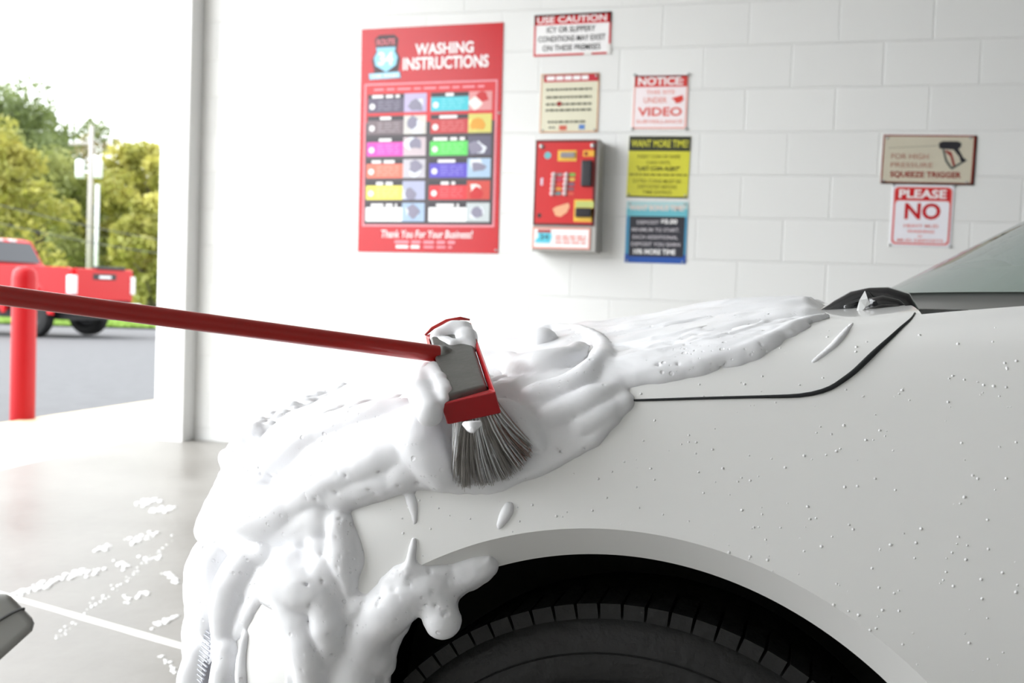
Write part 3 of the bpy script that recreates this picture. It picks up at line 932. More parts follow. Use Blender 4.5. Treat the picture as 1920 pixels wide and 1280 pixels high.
def panel(name, P, K, N):
    mb = grid_mb(P, K)
    n0 = len(mb.v)
    mb2 = grid_mb(mirror(P), K, True)
    mb.add(mb2.v, mb2.f)
    me = mb.mesh(name, True)
    nn = np.concatenate([N.reshape(-1, 3), N.reshape(-1, 3)*np.array([1, -1, 1])])
    # drop loose verts
    bm = bmesh.new(); bm.from_mesh(me)
    lay = bm.verts.layers.float_vector.new('nn')
    bm.verts.ensure_lookup_table()
    for v, q in zip(bm.verts, nn): v[lay] = q
    bmesh.ops.delete(bm, geom=[v for v in bm.verts if not v.link_faces], context='VERTS')
    keepn = [v[lay].copy() for v in bm.verts]
    bm.to_mesh(me); bm.free()
    me.normals_split_custom_set_from_vertices([tuple(q) for q in keepn])
    return link(name, me, M['car_white'], car)
bump_k = np.zeros_like(keep)
for i in range(len(XS)-1):
    for j in range(NZ-1):
        c = side_v[i:i+2, j:j+2].reshape(-1, 3).mean(0)
        bump_k[i, j] = keep[i, j] and c[0] < -.40 and (c[2] < .66 - .35*max(0, -.56-c[0]))
door_k = np.zeros_like(keep)
for i in range(len(XS)-1):
    door_k[i] = keep[i] & (XS[i] > .62)
side_k = keep & ~bump_k & ~door_k
fo = panel('fender', np.concatenate([side_v, up[:, 1:]], 1), np.concatenate([side_k, FK], 1), np.concatenate([n_side, n_up[:, 1:]], 1))
panel('bumper', side_v, bump_k, n_side)
panel('door', side_v, door_k, n_side)
panel('hood', up, HK, n_up)
# wheel arch lips: sloping band from the outer to the inner circle, then a flange inwards
def arch_lip(sgn):
    A = np.linspace(math.radians(-16), math.radians(196), 150); rows = []
    for a in A:
        ca, sa = math.cos(a), math.sin(a)
        xo, zo = ARCH_C[0]+R_OUT*ca, ARCH_C[1]+R_OUT*sa
        yo = y_side(xo, zo)
        r = []
        for k in range(6):
            t = k/5
            R_ = R_OUT+(R_IN-R_OUT)*t
            r.append((ARCH_C[0]+R_*ca, yo+.030*t, ARCH_C[1]+R_*sa))
        for dd in (.002, .012, .035):
            r.append((ARCH_C[0]+(R_IN+.001)*ca, yo+.030+dd, ARCH_C[1]+(R_IN+.001)*sa))
        rows.append(r)
    P = np.array(rows)
    if sgn < 0: P = mirror(P)
    m_ = MB(); m_.grid(P)
    o = m_.build('wheel_arch_lip', M['lip_white'], car, smooth=True)
    smooth_by_angle(o, 30)
    # dark liner behind it
    P2 = np.array([[(ARCH_C[0]+r_*math.cos(a), y_side(ARCH_C[0]+R_OUT*math.cos(a), ARCH_C[1]+R_OUT*math.sin(a))+d, ARCH_C[1]+r_*math.sin(a)) for r_, d in ((R_IN+.004, .033), (R_IN+.022, .08), (R_IN+.025, .42), (0.01, .43))] for a in A])
    if sgn < 0: P2 = mirror(P2)
    m_ = MB(); m_.grid(P2); m_.build('wheel_well', M['black'], car, smooth=False)
arch_lip(1); arch_lip(-1)
# panel gap between hood and fender
gap_pts = [(-.62, None)]
gp = []
for X in np.linspace(-.48, .0, 50):
    z = z_crease(X)+.0006
    gp.append((X, y_side(X, z_crease(X))-.0006, z))
for x_, z_ in X_SHUT:
    pass
for z in np.linspace(.8165, .8925, 30)[1:]:
    X = shut_x(z)
    u = up[np.abs(XS-X).argmin()]
    sel = u[:35]; y = float(np.interp(z, sel[:, 2], sel[:, 1]))
    gp.append((X, y-.0007, z))
gp = np.array(gp)
for _ in range(3): gp[1:-1] = (gp[:-2]+2*gp[1:-1]+gp[2:])/4
gr = np.interp(gp[:, 0], [-.75, -.17, -.05, .01, .05, .08, .1], [.0006, .0011, .0014, .0022, .0028, .0018, .0008])
m_ = MB(); m_.tube(gp, list(gr), 8); m_.build('panel_gap', M['gap'], car, smooth=True)
# wheel (tyre top shows in the arch)
def wheel(y0, sgn):
    yy = y0 if sgn > 0 else 2*YC-y0
    hub = (ARCH_C[0], yy, 0.262)
    ax = (0, sgn, 0)
    Rt = 0.325; wdt = .20
    prof = [(.015, .215), (.004, .24), (0, .27), (.004, .30), (.014, .312), (.03, .319), (.05, Rt-.004), (.10, Rt), (.15, Rt-.004), (.17, .319), (.19, .31), (.2, .28), (.19, .22)]
    t = MB(); t.lathe(prof, 96, hub, ax, (0, 0, 1))
    # shoulder tread blocks
    for k in range(84):
        a = 2*math.pi*k/84
        T = Matrix.Translation(hub) @ Matrix.Rotation(a, 4, 'Y')
        if sgn > 0: t.box(-.0104, .013, .306, .0104, .075, Rt+.001, T)
    tyre = t.build('tire', M['tire'], car); smooth_by_angle(tyre, 40)
    if sgn > 0:   # raised rings and blocks on the sidewall
        q = MB()
        for R_ in (.250, .279):
            q.lathe([(.003, R_-.002), (-.001, R_), (.003, R_+.002)], 96, hub, ax, (0, 0, 1))
        for k in range(46):
            T = Matrix.Translation(hub) @ Matrix.Rotation(2*math.pi*k/46, 4, 'Y')
            q.box(-.006, .0025, .286, .005, .012, .292, T)
        q.build('sidewall_relief', M['tire'], tyre)
    rb = MB(); rb.lathe([(.02, .214), (.012, .208), (.02, .198), (.05, .19), (.12, .185), (.18, .20)], 64, hub, ax, (0, 0, 1))
    for k in range(7):
        T = Matrix.Translation(hub) @ Matrix.Rotation(2*math.pi*k/7, 4, 'Y')
        rb.box(-.02, .03*sgn if sgn > 0 else -.06, .03, .02, .06 if sgn > 0 else -.03, .192, T)
    rb.lathe([(.025, .0001), (.025, .04), (.03, .05), (.06, .05)], 32, hub, ax, (0, 0, 1))
    ro = rb.build('rim', M['rim'], car); smooth_by_angle(ro, 30)
wheel(1.015, 1); wheel(1.015, -1)
# cowl, dashboard, windshield, pillars, roof, side glass
def ws(u, v):
    """windshield: u across -1..1, v up 0..1"""
    xb = .100+.36*abs(u)**2.2; yb = YC-.74*u; zb = .915+.010*abs(u)
    xt = 1.10+.10*abs(u)**2; yt = YC-.58*u; zt = 1.40-.03*abs(u)**2
    bulge = .035*math.sin(math.pi*v)
    return (xb+(xt-xb)*v, yb+(yt-yb)*v, zb+(zt-zb)*v+bulge)
P = np.array([[ws(u, v) for v in np.linspace(0, 1, 24)] for u in np.linspace(-1, 1, 41)])
m_ = MB(); m_.grid(P); m_.build('windshield', M['windshield'], car, smooth=True)
m_ = MB(); m_.grid(np.array([[np.array(ws(u, v))+np.array([.006, 0, -.006]) for v in np.linspace(-.03, .075, 4)] for u in np.linspace(-1, 1, 41)])); m_.build('windshield_band', mat('dark_frit', (.10, .10, .095), .3), car, smooth=True)
m_ = MB(); m_.grid(np.array([[(x, y, .885+.0*x-.03*max(0, x-.5)) for x in np.linspace(.30, 1.1, 8)] for y in np.linspace(YC-.74, YC+.74, 12)])); m_.build('dashboard', mat('dark_dashboard', (.05, .055, .055), .7), car)
m_ = MB(); m_.grid(np.array([[(hood_rear(y)-.01+t*(ws((YC-y)/.74 if abs(YC-y) < .74 else math.copysign(1, YC-y), 0)[0]+.03-hood_rear(y)), y, z_edge(.1)-.03-.002*t) for t in np.linspace(0, 1, 5)] for y in np.linspace(YS+.10, 2*YC-YS-.10, 40)])); m_.build('cowl_panel', M['black'], car, smooth=True)
for s_ in (1, -1):
    m_ = MB(); m_.tube([ws(s_, v) for v in np.linspace(-.02, 1, 12)], [.03]*12, 10); m_.build('windshield_pillar', M['car_white'], car, smooth=True)
    m_ = MB(); P = []
    for X in np.linspace(.55, 2.9, 24):
        zb = z_edge(X)-.01; zt = min(1.385, .95+.55*max(0, X-.50)) if X < 2.0 else 1.385-.12*(X-2.0)**2
        P.append([(X, (YC-s_*(.80-.17*t*t)), zb+(max(zb+.01, zt)-zb)*t) for t in np.linspace(0, 1, 6)])
    m_.grid(np.array(P)); m_.build('side_window', M['truck_glass'], car, smooth=True)
m_ = MB(); m_.grid(np.array([[(X, YC-.60*u, 1.405+.06*(1-u*u)-.05*((X-1.7)/.8)**2) for u in np.linspace(-1, 1, 16)] for X in np.linspace(1.0, 2.7, 16)])); m_.build('roof', M['car_white'], car, smooth=True)
m_ = MB(); m_.grid(np.array([[(2.68+.72*v, YC-.60*u, 1.33-.38*v) for u in np.linspace(-1, 1, 8)] for v in np.linspace(0, 1, 6)])); m_.build('rear_window', M['truck_glass'], car, smooth=True)
m_ = MB(); m_.box(-.55, YS+.25, .12, 3.3, 2*YC-YS-.25, .25); m_.build('underbody', M['black'], car)
m_ = MB(); m_.grid(np.array([[(3.39, y, z) for z in np.linspace(.2, .98, 6)] for y in np.linspace(YS+.06, 2*YC-YS-.06, 6)])); m_.build('tail_panel', M['car_white'], car)

def hit(x, y):
    """nearest point of the car body seen at a photo pixel -> (point, normal); walks right where the ray misses"""
    for k in range(60):
        d = ray(x+k*8, y); d = Vector(d/np.linalg.norm(d))
        loc, n, i, dist = BODY.ray_cast(Vector(CAM), d, 6)
        if loc is not None:
            if n.dot(d) > 0: n = -n
            if k == 0: return np.array(loc), np.array(n)
            # keep that depth, put it on the wanted ray
            Zd = float(np.dot(np.array(loc)-CAM, cF))
            return at_depth(x, y, Zd), np.array(n)
    return at_depth(x, y, 1.3), np.array([0, -1.0, 0])

# black wet wiper and cowl trim standing up behind the hood edge
YW = 1.26
def wp(x, y, dy=0): return on_y(x, y, YW+dy)
m_ = MB()
m_.tube([wp(1708, 600), wp(1702, 588), wp(1690, 568), wp(1660, 556), wp(1630, 552), wp(1600, 560), wp(1570, 575), wp(1548, 584), wp(1530, 588)], [.010, .013, .014, .0115, .008, .009, .008, .005, .002], 12)
m_.tube([wp(1698, 584, -.03), wp(1680, 573, -.03), wp(1655, 568, -.03), wp(1632, 573, -.03)], [.006, .008, .009, .009], 10)
m_.tube([wp(1700, 592, -.04), wp(1680, 584, -.04), wp(1655, 582, -.04), wp(1620, 592, -.04)], [.006, .008, .008, .007], 10)
m_.tube([wp(1640, 586, -.01), wp(1632, 566, -.01), wp(1624, 548, -.01)], [.008, .008, .003], 8)
m_.tube([wp(1600, 592, .0), wp(1590, 576, .0), wp(1612, 566, .0)], [.01, .010, .008], 8)
m_.build('wiper_trim', M['gloss_black'], car, smooth=True)
m_ = MB()
tri = [wp(1622, 545, -.05), wp(1612, 562, -.05), wp(1603, 593, -.055), wp(1609, 591, -.06), wp(1622, 576, -.06), wp(1632, 570, -.06), wp(1627, 560, -.055)]
m_.add(tri+[t+np.array([0, .008, 0]) for t in tri], [tuple(range(7)), tuple(range(13, 6, -1))]+[(i, i+7, (i+1) % 7+7, (i+1) % 7) for i in range(7)])
m_.build('wiper_flap', mat('pale_grey_plastic', (.34, .34, .33), .35, coat=.1), car)
# small slotted grille in the bumper
m_ = MB(); g0, gn_ = hit(402, 1228)
gt = np.cross(gn_, [0, 0, 1.0]); gt /= np.linalg.norm(gt); gu = np.cross(gt, gn_)
for k in range(12):
    c = g0+gn_*.012+gu*(.026-k*.005)
    hw = .013*math.sqrt(max(.05, 1-((k-5.5)/6.2)**2))
    m_.tube([c-gt*hw, c+gt*hw], .0012, 6)
go = m_.build('grille', mat('grey_grille', (.35, .36, .4), .4), car)
m_ = MB(); m_.prism([(.017*math.cos(t), .035*math.sin(t)) for t in np.linspace(0, 2*math.pi, 20)[:-1]], gt, gu, g0-gn_*.004, gn_*.010); m_.build('grille_backing', mat('dark_grille', (.08, .08, .1), .5), go)

# ------------------------------------------------------------------ soap foam (smooth blobs, turned into one skin)
import openvdb
class Field:
    def __init__(self, lo, hi, res):
        self.lo = np.array(lo); self.res = res
        self.n = np.ceil((np.array(hi)-self.lo)/res).astype(int)+1
        self.a = np.full(self.n, 0.03, np.float32)
    def capsule(self, p, q, rp, rq, k=.008):
        p = np.array(p, float); q = np.array(q, float)
        R = max(rp, rq)+k+2*self.res
        i0 = np.maximum(0, np.floor((np.minimum(p, q)-R-self.lo)/self.res).astype(int))
        i1 = np.minimum(self.n, np.ceil((np.maximum(p, q)+R-self.lo)/self.res).astype(int)+1)
        if (i1 <= i0).any(): return
        ax = [self.lo[d]+self.res*np.arange(i0[d], i1[d]) for d in range(3)]
        X, Y, Z = np.meshgrid(*ax, indexing='ij', sparse=True)
        d = q-p; L2 = d@d
        if L2 < 1e-10:
            t = 0; D = np.sqrt((X-p[0])**2+(Y-p[1])**2+(Z-p[2])**2)-rp
        else:
            t = np.clip(((X-p[0])*d[0]+(Y-p[1])*d[1]+(Z-p[2])*d[2])/L2, 0, 1)
            D = np.sqrt((X-p[0]-t*d[0])**2+(Y-p[1]-t*d[1])**2+(Z-p[2]-t*d[2])**2)-(rp+(rq-rp)*t)
        S = self.a[i0[0]:i1[0], i0[1]:i1[1], i0[2]:i1[2]]
        h = np.maximum(k-np.abs(S-D), 0)/k
        S[...] = np.minimum(S, D)-h*h*k*.25
    def ball(self, p, r, k=.006): self.capsule(p, p, r, r, k)
    def carve(self, p, r):
        p = np.array(p); R = r+2*self.res
        i0 = np.maximum(0, np.floor((p-R-self.lo)/self.res).astype(int)); i1 = np.minimum(self.n, np.ceil((p+R-self.lo)/self.res).astype(int)+1)
        if (i1 <= i0).any(): return
        ax = [self.lo[d]+self.res*np.arange(i0[d], i1[d]) for d in range(3)]
        X, Y, Z = np.meshgrid(*ax, indexing='ij', sparse=True)
        D = r-np.sqrt((X-p[0])**2+(Y-p[1])**2+(Z-p[2])**2)
        S = self.a[i0[0]:i1[0], i0[1]:i1[1], i0[2]:i1[2]]
        S[...] = np.maximum(S, D)
    def mesh(self):
        g = openvdb.FloatGrid(0.03)
        g.copyFromArray(self.a)
        pts, quads = g.convertToQuads(0.0)
        V = pts*self.res+self.lo
        return V, quads

def rpx(P, r): return r*float(np.dot(np.array(P)-CAM, cF))/FPX

def stroke(Fd, pts, k=.018, lift=.24, n=10, wob=.08):
    """a fold of foam lying on the bodywork; pts = (x, y, radius) in the photograph"""
    P = []
    pts = [np.array(p, float) for p in pts]
    pts2 = catmull(pts, max(3, n*(len(pts)-1))) if len(pts) > 2 else [pts[0]+(pts[1]-pts[0])*t for t in np.linspace(0, 1, n)]
    for x, y, r in pts2:
        h_, nn = hit(x, y); R = rpx(h_, r)
        P.append((h_+nn*R*lift, R*(1+wob*noise.noise(Vector((x*.05, y*.05, 3))))))
    for (a, ra), (b, rb) in zip(P[:-1], P[1:]):
        if np.linalg.norm(a-b) < .12: Fd.capsule(a, b, ra, rb, min(k, .002+.30*max(ra, rb)))

def inpoly(x, y, poly):
    c = False; n = len(poly)
    for i in range(n):
        (x1, y1), (x2, y2) = poly[i], poly[(i+1) % n]
        if (y1 > y) != (y2 > y) and x < (x2-x1)*(y-y1)/(y2-y1)+x1: c = not c
    return c

def film(Fd, poly, r, step, lift=-.35, k=.006, var=.35):
    xs = [p[0] for p in poly]; ys = [p[1] for p in poly]
    for x in np.arange(min(xs), max(xs), step):
        for y in np.arange(min(ys), max(ys), step):
            xx = x+rng.uniform(-.4, .4)*step; yy = y+rng.uniform(-.4, .4)*step
            if not inpoly(xx, yy, poly): continue
            h_, nn = hit(xx, yy)
            R = rpx(h_, r)*(1+var*noise.noise(Vector((xx*.012, yy*.012, 7.7))))
            Fd.ball(h_+nn*R*lift, R, k)

FR = .0023
Fm = Field((-1.0, .86, .12), (.10, 1.50, .93), FR)
# sheets of foam
film(Fm, [(430, 836), (470, 792), (560, 750), (700, 705), (830, 676), (930, 655), (1010, 634), (1110, 632), (1152, 690), (1176, 752), (1150, 790), (1108, 828), (1045, 860), (930, 910), (850, 914), (795, 900), (690, 930), (640, 955), (560, 1000), (480, 1005), (398, 1000), (414, 900)], 16, 9, lift=-.5, var=.2)
film(Fm, [(402, 985), (640, 955), (662, 1000), (672, 1050), (655, 1118), (700, 1132), (728, 1185), (714, 1310), (545, 1310), (540, 1150), (490, 1120), (462, 1170), (436, 1200), (428, 1310), (360, 1310), (370, 1150), (380, 1060)], 15, 9, lift=-.5, var=.2)
film(Fm, [(1145, 722), (1290, 694), (1410, 664), (1482, 627), (1537, 597), (1470, 592), (1330, 600), (1150, 630), (1080, 640)], 14, 7, lift=-.66, k=.009, var=.1)
film(Fm, [(690, 1128), (735, 1095), (762, 1066), (800, 1070), (850, 1072), (895, 1056), (922, 1056), (928, 1064), (890, 1086), (855, 1104), (835, 1110), (800, 1112), (772, 1145), (738, 1190), (718, 1230), (690, 1230)], 17, 8, var=.15)
# folds on the hood corner and wing
for st in [
    [(426, 895, 12), (410, 950, 20), (398, 998, 25)],
    [(500, 890, 26), (590, 822, 24), (690, 782, 20), (760, 762, 14)],
    [(476, 940, 44), (505, 966, 44), (560, 955, 40)],
    [(570, 945, 36), (640, 900, 38), (720, 862, 38), (790, 845, 32)],
    [(522, 1005, 17), (560, 988, 24), (610, 968, 26)],
    [(640, 930, 26), (700, 908, 26), (770, 894, 22), (830, 898, 18)],
    [(795, 800, 36), (800, 850, 40), (832, 898, 22)],
    [(838, 850, 18), (848, 900, 16), (880, 912, 9)],
    [(775, 880, 30), (750, 896, 24)],
    [(640, 980, 22), (648, 1040, 24), (655, 1095, 14), (656, 1122, 6)],
    # right of the brush
    [(940, 690, 24), (1000, 702, 30), (1060, 690, 28), (1090, 665, 18)],
    [(1000, 640, 14), (1015, 652, 26), (1030, 648, 16)],
    [(1000, 745, 20), (1070, 728, 22), (1120, 690, 22), (1130, 660, 14)],
    [(1030, 785, 20), (1100, 755, 22), (1150, 735, 14)],
    [(1090, 800, 18), (1130, 780, 17), (1158, 762, 10)],
    [(1000, 636, 16), (1080, 628, 16), (1130, 655, 16), (1142, 700, 12)],
    [(930, 904, 8), (1000, 884, 8), (1060, 855, 9), (1110, 825, 9), (1150, 787, 9)],
    [(925, 768, 18), (960, 790, 24), (1000, 815, 22)],
    # bumper folds
    [(404, 1015, 20), (382, 1060, 22), (376, 1110, 22), (374, 1150, 14)],
    [(430, 1020, 28), (410, 1080, 30), (404, 1150, 26), (400, 1180, 18)],
    [(486, 1030, 26), (455, 1080, 32), (436, 1140, 30), (428, 1190, 22), (420, 1240, 16)],
    [(545, 1078, 42), (570, 1092, 44), (610, 1105, 34)],
    [(545, 1090, 34), (565, 1150, 34), (585, 1220, 32), (592, 1300, 34)],
    [(610, 1060, 28), (620, 1140, 28), (622, 1220, 26), (620, 1300, 26)],
    [(696, 1165, 34), (678, 1215, 40), (672, 1260, 42), (670, 1310, 40)],
    [(434, 1215, 20), (430, 1260, 24), (428, 1310, 28)],
    [(384, 1215, 24), (374, 1260, 26), (370, 1310, 28)],
    [(462, 1190, 8), (455, 1245, 9), (458, 1310, 10)],
    [(560, 1010, 16), (600, 990, 20), (628, 965, 16)],
    [(440, 1010, 20), (470, 1030, 24), (505, 1030, 20)],
    [(600, 1020, 22), (625, 1075, 22), (640, 1120, 14)],
    [(430, 860, 16), (455, 880, 20), (470, 905, 20)],
    [(520, 850, 14), (600, 800, 12), (690, 760, 10)],
    [(540, 905, 12), (620, 850, 12), (700, 815, 10), (770, 795, 8)],
    [(440, 1100, 12), (470, 1060, 10), (500, 1045, 8)],
    # arch
    [(705, 1165, 34), (738, 1125, 38), (780, 1098, 30), (820, 1090, 22)],
    [(758, 1092, 18), (768, 1062, 9), (774, 1030, 5), (777, 1010, 3)],
    [(752, 1085, 10), (745, 1070, 7)],
    [(800, 1090, 26), (850, 1086, 20), (895, 1070, 15), (922, 1060, 8)],
    [(890, 1062, 9), (910, 1052, 6), (918, 1045, 3)],
    [(700, 1195, 34), (705, 1235, 24)],
]:
    stroke(Fm, st)
# long wiped folds running up the hood edge
for st in [
    [(1150, 714, 10), (1290, 688, 11), (1405, 658, 11), (1475, 624, 10), (1530, 599, 6)],
    [(1135, 688, 10), (1290, 656, 11), (1400, 626, 10), (1450, 600, 7)],
    [(1130, 662, 10), (1260, 638, 10), (1370, 612, 9), (1420, 598, 6)],
    [(1120, 640, 9), (1230, 620, 9), (1330, 602, 8)],
    [(1440, 648, 6), (1495, 612, 8), (1550, 595, 6)],
]:
    stroke(Fm, st, k=.008, lift=.30, wob=.15)
stroke(Fm, [(1598, 606, 4), (1570, 640, 5), (1545, 662, 4), (1522, 680, 2)], lift=-.35)
for st in ([(800, 795, 28), (806, 845, 36), (836, 893, 24)], [(838, 800, 12), (842, 850, 16), (858, 896, 12)], [(948, 772, 18), (980, 800, 22), (1012, 832, 16)]):
    stroke(Fm, st, lift=.62)
# thin smears left on the paint
stroke(Fm, [(956, 948, 7), (952, 958, 8), (945, 970, 6), (935, 988, 3)], lift=-.5)
stroke(Fm, [(768, 926, 9), (774, 945, 8), (777, 962, 5), (778, 980, 3)], lift=-.5)
# foam carried round the nose, running down in broad folds
for y_ in np.arange(1.02, 1.50, .012):
    for z_ in np.arange(.20, .70, .012):
        h_ = BODY.ray_cast(Vector((-3, y_+rng.uniform(-.005, .005), z_)), Vector((1, 0, 0)))
        if h_[0] is None: continue
        n_ = h_[1] if h_[1].x < 0 else -h_[1]
        w_ = noise.noise(Vector((y_*16, z_*3.5, 2.2)))
        if z_ < .34+.16*noise.noise(Vector((y_*9, 0, 5))): continue
        R_ = .010*(1+.4*w_)
        Fm.ball(np.array(h_[0])+np.array(n_)*R_*(-.75+.9*w_), R_, .006)
# the drop hanging from the arch
A0 = at_depth(808, 1092, 1.045); A1 = at_depth(823, 1130, 1.036); A2 = at_depth(830, 1161, 1.032)
Fm.capsule(A0, A1, .016, .0125, .020); Fm.capsule(A1, A2, .0125, .0192, .012)
# small burst bubbles
for (x0, y0, x1, y1, n_) in [(440, 810, 540, 900, 60), (560, 860, 800, 940, 26), (600, 950, 670, 1060, 14), (700, 1060, 870, 1190, 40), (1040, 770, 1150, 850, 20), (560, 1060, 660, 1280, 36), (760, 690, 830, 800, 30), (1180, 640, 1480, 700, 24)]:
    for _ in range(n_//2):
        x, y = rng.uniform(x0, x1), rng.uniform(y0, y1)
        h_, nn = hit(x, y)
        d = ray(x, y); d /= np.linalg.norm(d)
        # march from the camera until the foam skin
        t = float(np.dot(h_-CAM, d))-.09
        for _k in range(60):
            p = CAM+d*t; i = np.round((p-Fm.lo)/FR).astype(int)
            if (i < 0).any() or (i >= Fm.n).any(): t += .002; continue
            if Fm.a[tuple(i)] < 0: Fm.carve(p, rng.uniform(.0012, .0024)); break
            t += .002

def foam_object(name, V, Q, label, extra=None, amp=1.0, parent=None):
    me = bpy.data.meshes.new(name)
    if extra is not None:
        n0 = len(V); V = np.concatenate([V, extra[0]]); Q = np.concatenate([Q, extra[1]+n0])
    me.vertices.add(len(V)); me.vertices.foreach_set('co', V.astype(np.float32).ravel())
    me.loops.add(len(Q)*4); me.loops.foreach_set('vertex_index', Q.astype(np.int32).ravel())
    me.polygons.add(len(Q)); me.polygons.foreach_set('loop_start', np.arange(len(Q), dtype=np.int32)*4)
    me.polygons.foreach_set('use_smooth', np.ones(len(Q), bool))
    me.update(); me.validate()
    N = np.zeros(len(V)*3); me.vertices.foreach_get('normal', N); N = N.reshape(-1, 3)
    dsp = np.zeros(len(V))
    for i in range(len(V)):
        p = V[i]
        # ripples drawn out along the wiping direction
        q = Vector((p[0]*22+p[2]*16, p[1]*40, (p[2]*1.0-p[0]*.45)*70))
        dsp[i] = .0008*noise.noise(q)+.0003*noise.noise(Vector(p)*210)+.0018*noise.noise(Vector(p)*24)
    V = V+N*(dsp*amp)[:, None]
    me.vertices.foreach_set('co', V.astype(np.float32).ravel()); me.update()
    bm = bmesh.new(); bm.from_mesh(me); bmesh.ops.recalc_face_normals(bm, faces=bm.faces[:]); bm.to_mesh(me); bm.free()
    o = link(name, me, M['foam'], parent)
    return tag(o, label, 'foam', kind='stuff')

# foam blanket on top of the hood
hx = np.linspace(-.97, .06, 190); hy = np.linspace(1.0, 2.70, 170)
HG = np.zeros((len(hx), len(hy), 3)); HT = np.zeros((len(hx), len(hy)))
for i, x in enumerate(hx):
    for j, y in enumerate(hy):
        loc, n, _, _ = BODY.ray_cast(Vector((x, y if y < YC else 2*YC-y, 1.5)), Vector((0, 0, -1)))
        z = loc.z if loc is not None else z_edge(max(-.94, x))-.05
        w_ = noise.noise(Vector((x*5+y*2.0, y*13-x*4, 1.3)))+.5*noise.noise(Vector((x*13+y*5, y*30-x*9, 5.3)))
        t = .007+.0055*w_+.002*noise.noise(Vector((x*40, y*40, 2)))
        t += .008*math.exp(-((x+.09)/.10)**2-((y-1.55)/.25)**2)+.005*math.exp(-((x+.36)/.07)**2-((y-1.5)/.22)**2)
        rear = (.02+.03*noise.noise(Vector((y*6, 0, 0))))-x
        nearr = y-(1.035+.05*noise.noise(Vector((x*9, 4, 0)))+max(0, (x+.12))*.55)
        front = x+.90; side_ = 2.66-y
        e = min(rear/.03, nearr/.05, front/.03, side_/.03)
        t = t*min(1, max(0, e))-.006*(1-min(1, max(0, e)))
        HT[i, j] = 0 if loc is None or t < -.0055 else 1
        HG[i, j] = (x, y, z+t)
m_, k_ = len(hx), len(hy)
HOK = HT > 0
HQ = np.array([(a*k_+b, (a+1)*k_+b, (a+1)*k_+b+1, a*k_+b+1) for a in range(m_-1) for b in range(k_-1) if HOK[a:a+2, b:b+2].all() and np.ptp(HG[a:a+2, b:b+2, 2]) < .032])
V, Q = Fm.mesh()
foam_object('soap_foam', V, Q, 'thick white soap foam dripping over the front corner and wing of the white car')
foam_object('hood_foam', HG.reshape(-1, 3), HQ, 'white foam blanket wiped across the top of the hood behind the brush', amp=.5)

# ------------------------------------------------------------------ foam brush on its red pole
ZN, ZF = .960, 1.125
def bz(y, lift=0.0):
    return ZN+(ZF-ZN)*(762-y)/150-lift
br_root = empty('foam_brush', tuple(at_depth(873, 700, 1.0)), 'foam brush with red pole, grey plate and red rim lying on the soapy wing', 'brush')
A = at_depth(829, 764, ZN); B = at_depth(931, 741, ZN); C_ = at_depth(884, 609, ZF); D_ = at_depth(799, 634, ZF)
Lv = ((A-D_)+(B-C_))/2; Wv = ((B-A)+(C_-D_))/2
Nv = np.cross(Lv, Wv); Nv /= np.linalg.norm(Nv)
if Nv[2] < 0: Nv = -Nv
def quad_block(q, up_, dn, taper=0.0):
    c = sum(q)/4
    top = [p+(c-p)*taper+Nv*up_ for p in q]; bot = [p+Nv*dn for p in q]
    return MB().add(top+bot, [(0, 1, 2, 3), (7, 6, 5, 4)]+[(i, (i+1) % 4, (i+1) % 4+4, i+4) for i in range(4)])
# red rubber rim: a frame around the plate
outer = [A, B, C_, D_]; cen = sum(outer)/4
inner = [at_depth(836, 759, bz(759)), at_depth(919, 737, bz(737)), at_depth(879, 614, bz(614)), at_depth(806, 640, bz(640))]
mb = MB()
TH = -.019
vs = [p+Nv*.004 for p in outer]+[p+Nv*.004 for p in inner]+[p+Nv*TH for p in outer]+[p+Nv*TH for p in inner]
fs = []
for i in range(4):
    j = (i+1) % 4
    fs += [(i, j, 4+j, 4+i), (8+i, 12+i, 12+j, 8+j), (i, 8+i, 8+j, j), (4+i, 4+j, 12+j, 12+i)]
mb.add(vs, fs)
mb.build('rubber_rim', M['rim_red'], br_root, bevel=.0075, seg=5)
pl = quad_block([p+(cen-p)*.015 for p in inner], .007, -.014, .05).build('brush_plate', M['brush_grey'], br_root, bevel=.003, seg=3)
# socket and pole
pe = at_depth(826, 664, bz(664, .012)); pf = at_depth(-90, 541, .875)
pd = (pf-pe)/np.linalg.norm(pf-pe)
mb = MB(); mb.tube([pe-pd*.03-Nv*.008, pe-pd*.02-Nv*.005, pe-pd*.008-Nv*.002, pe-pd*.001, pe+pd*.003], [.003, .007, .009, .010, .009], 24); mb.build('pole_socket', M['brush_grey'], br_root, smooth=True)
mb = MB(); mb.tube([pe-pd*.004]+[pe+(pf-pe)*t for t in np.linspace(0, 1.9, 20)], .0086, 32); po_ = mb.build('pole', M['pole_red'], br_root); smooth_by_angle(po_, 40)
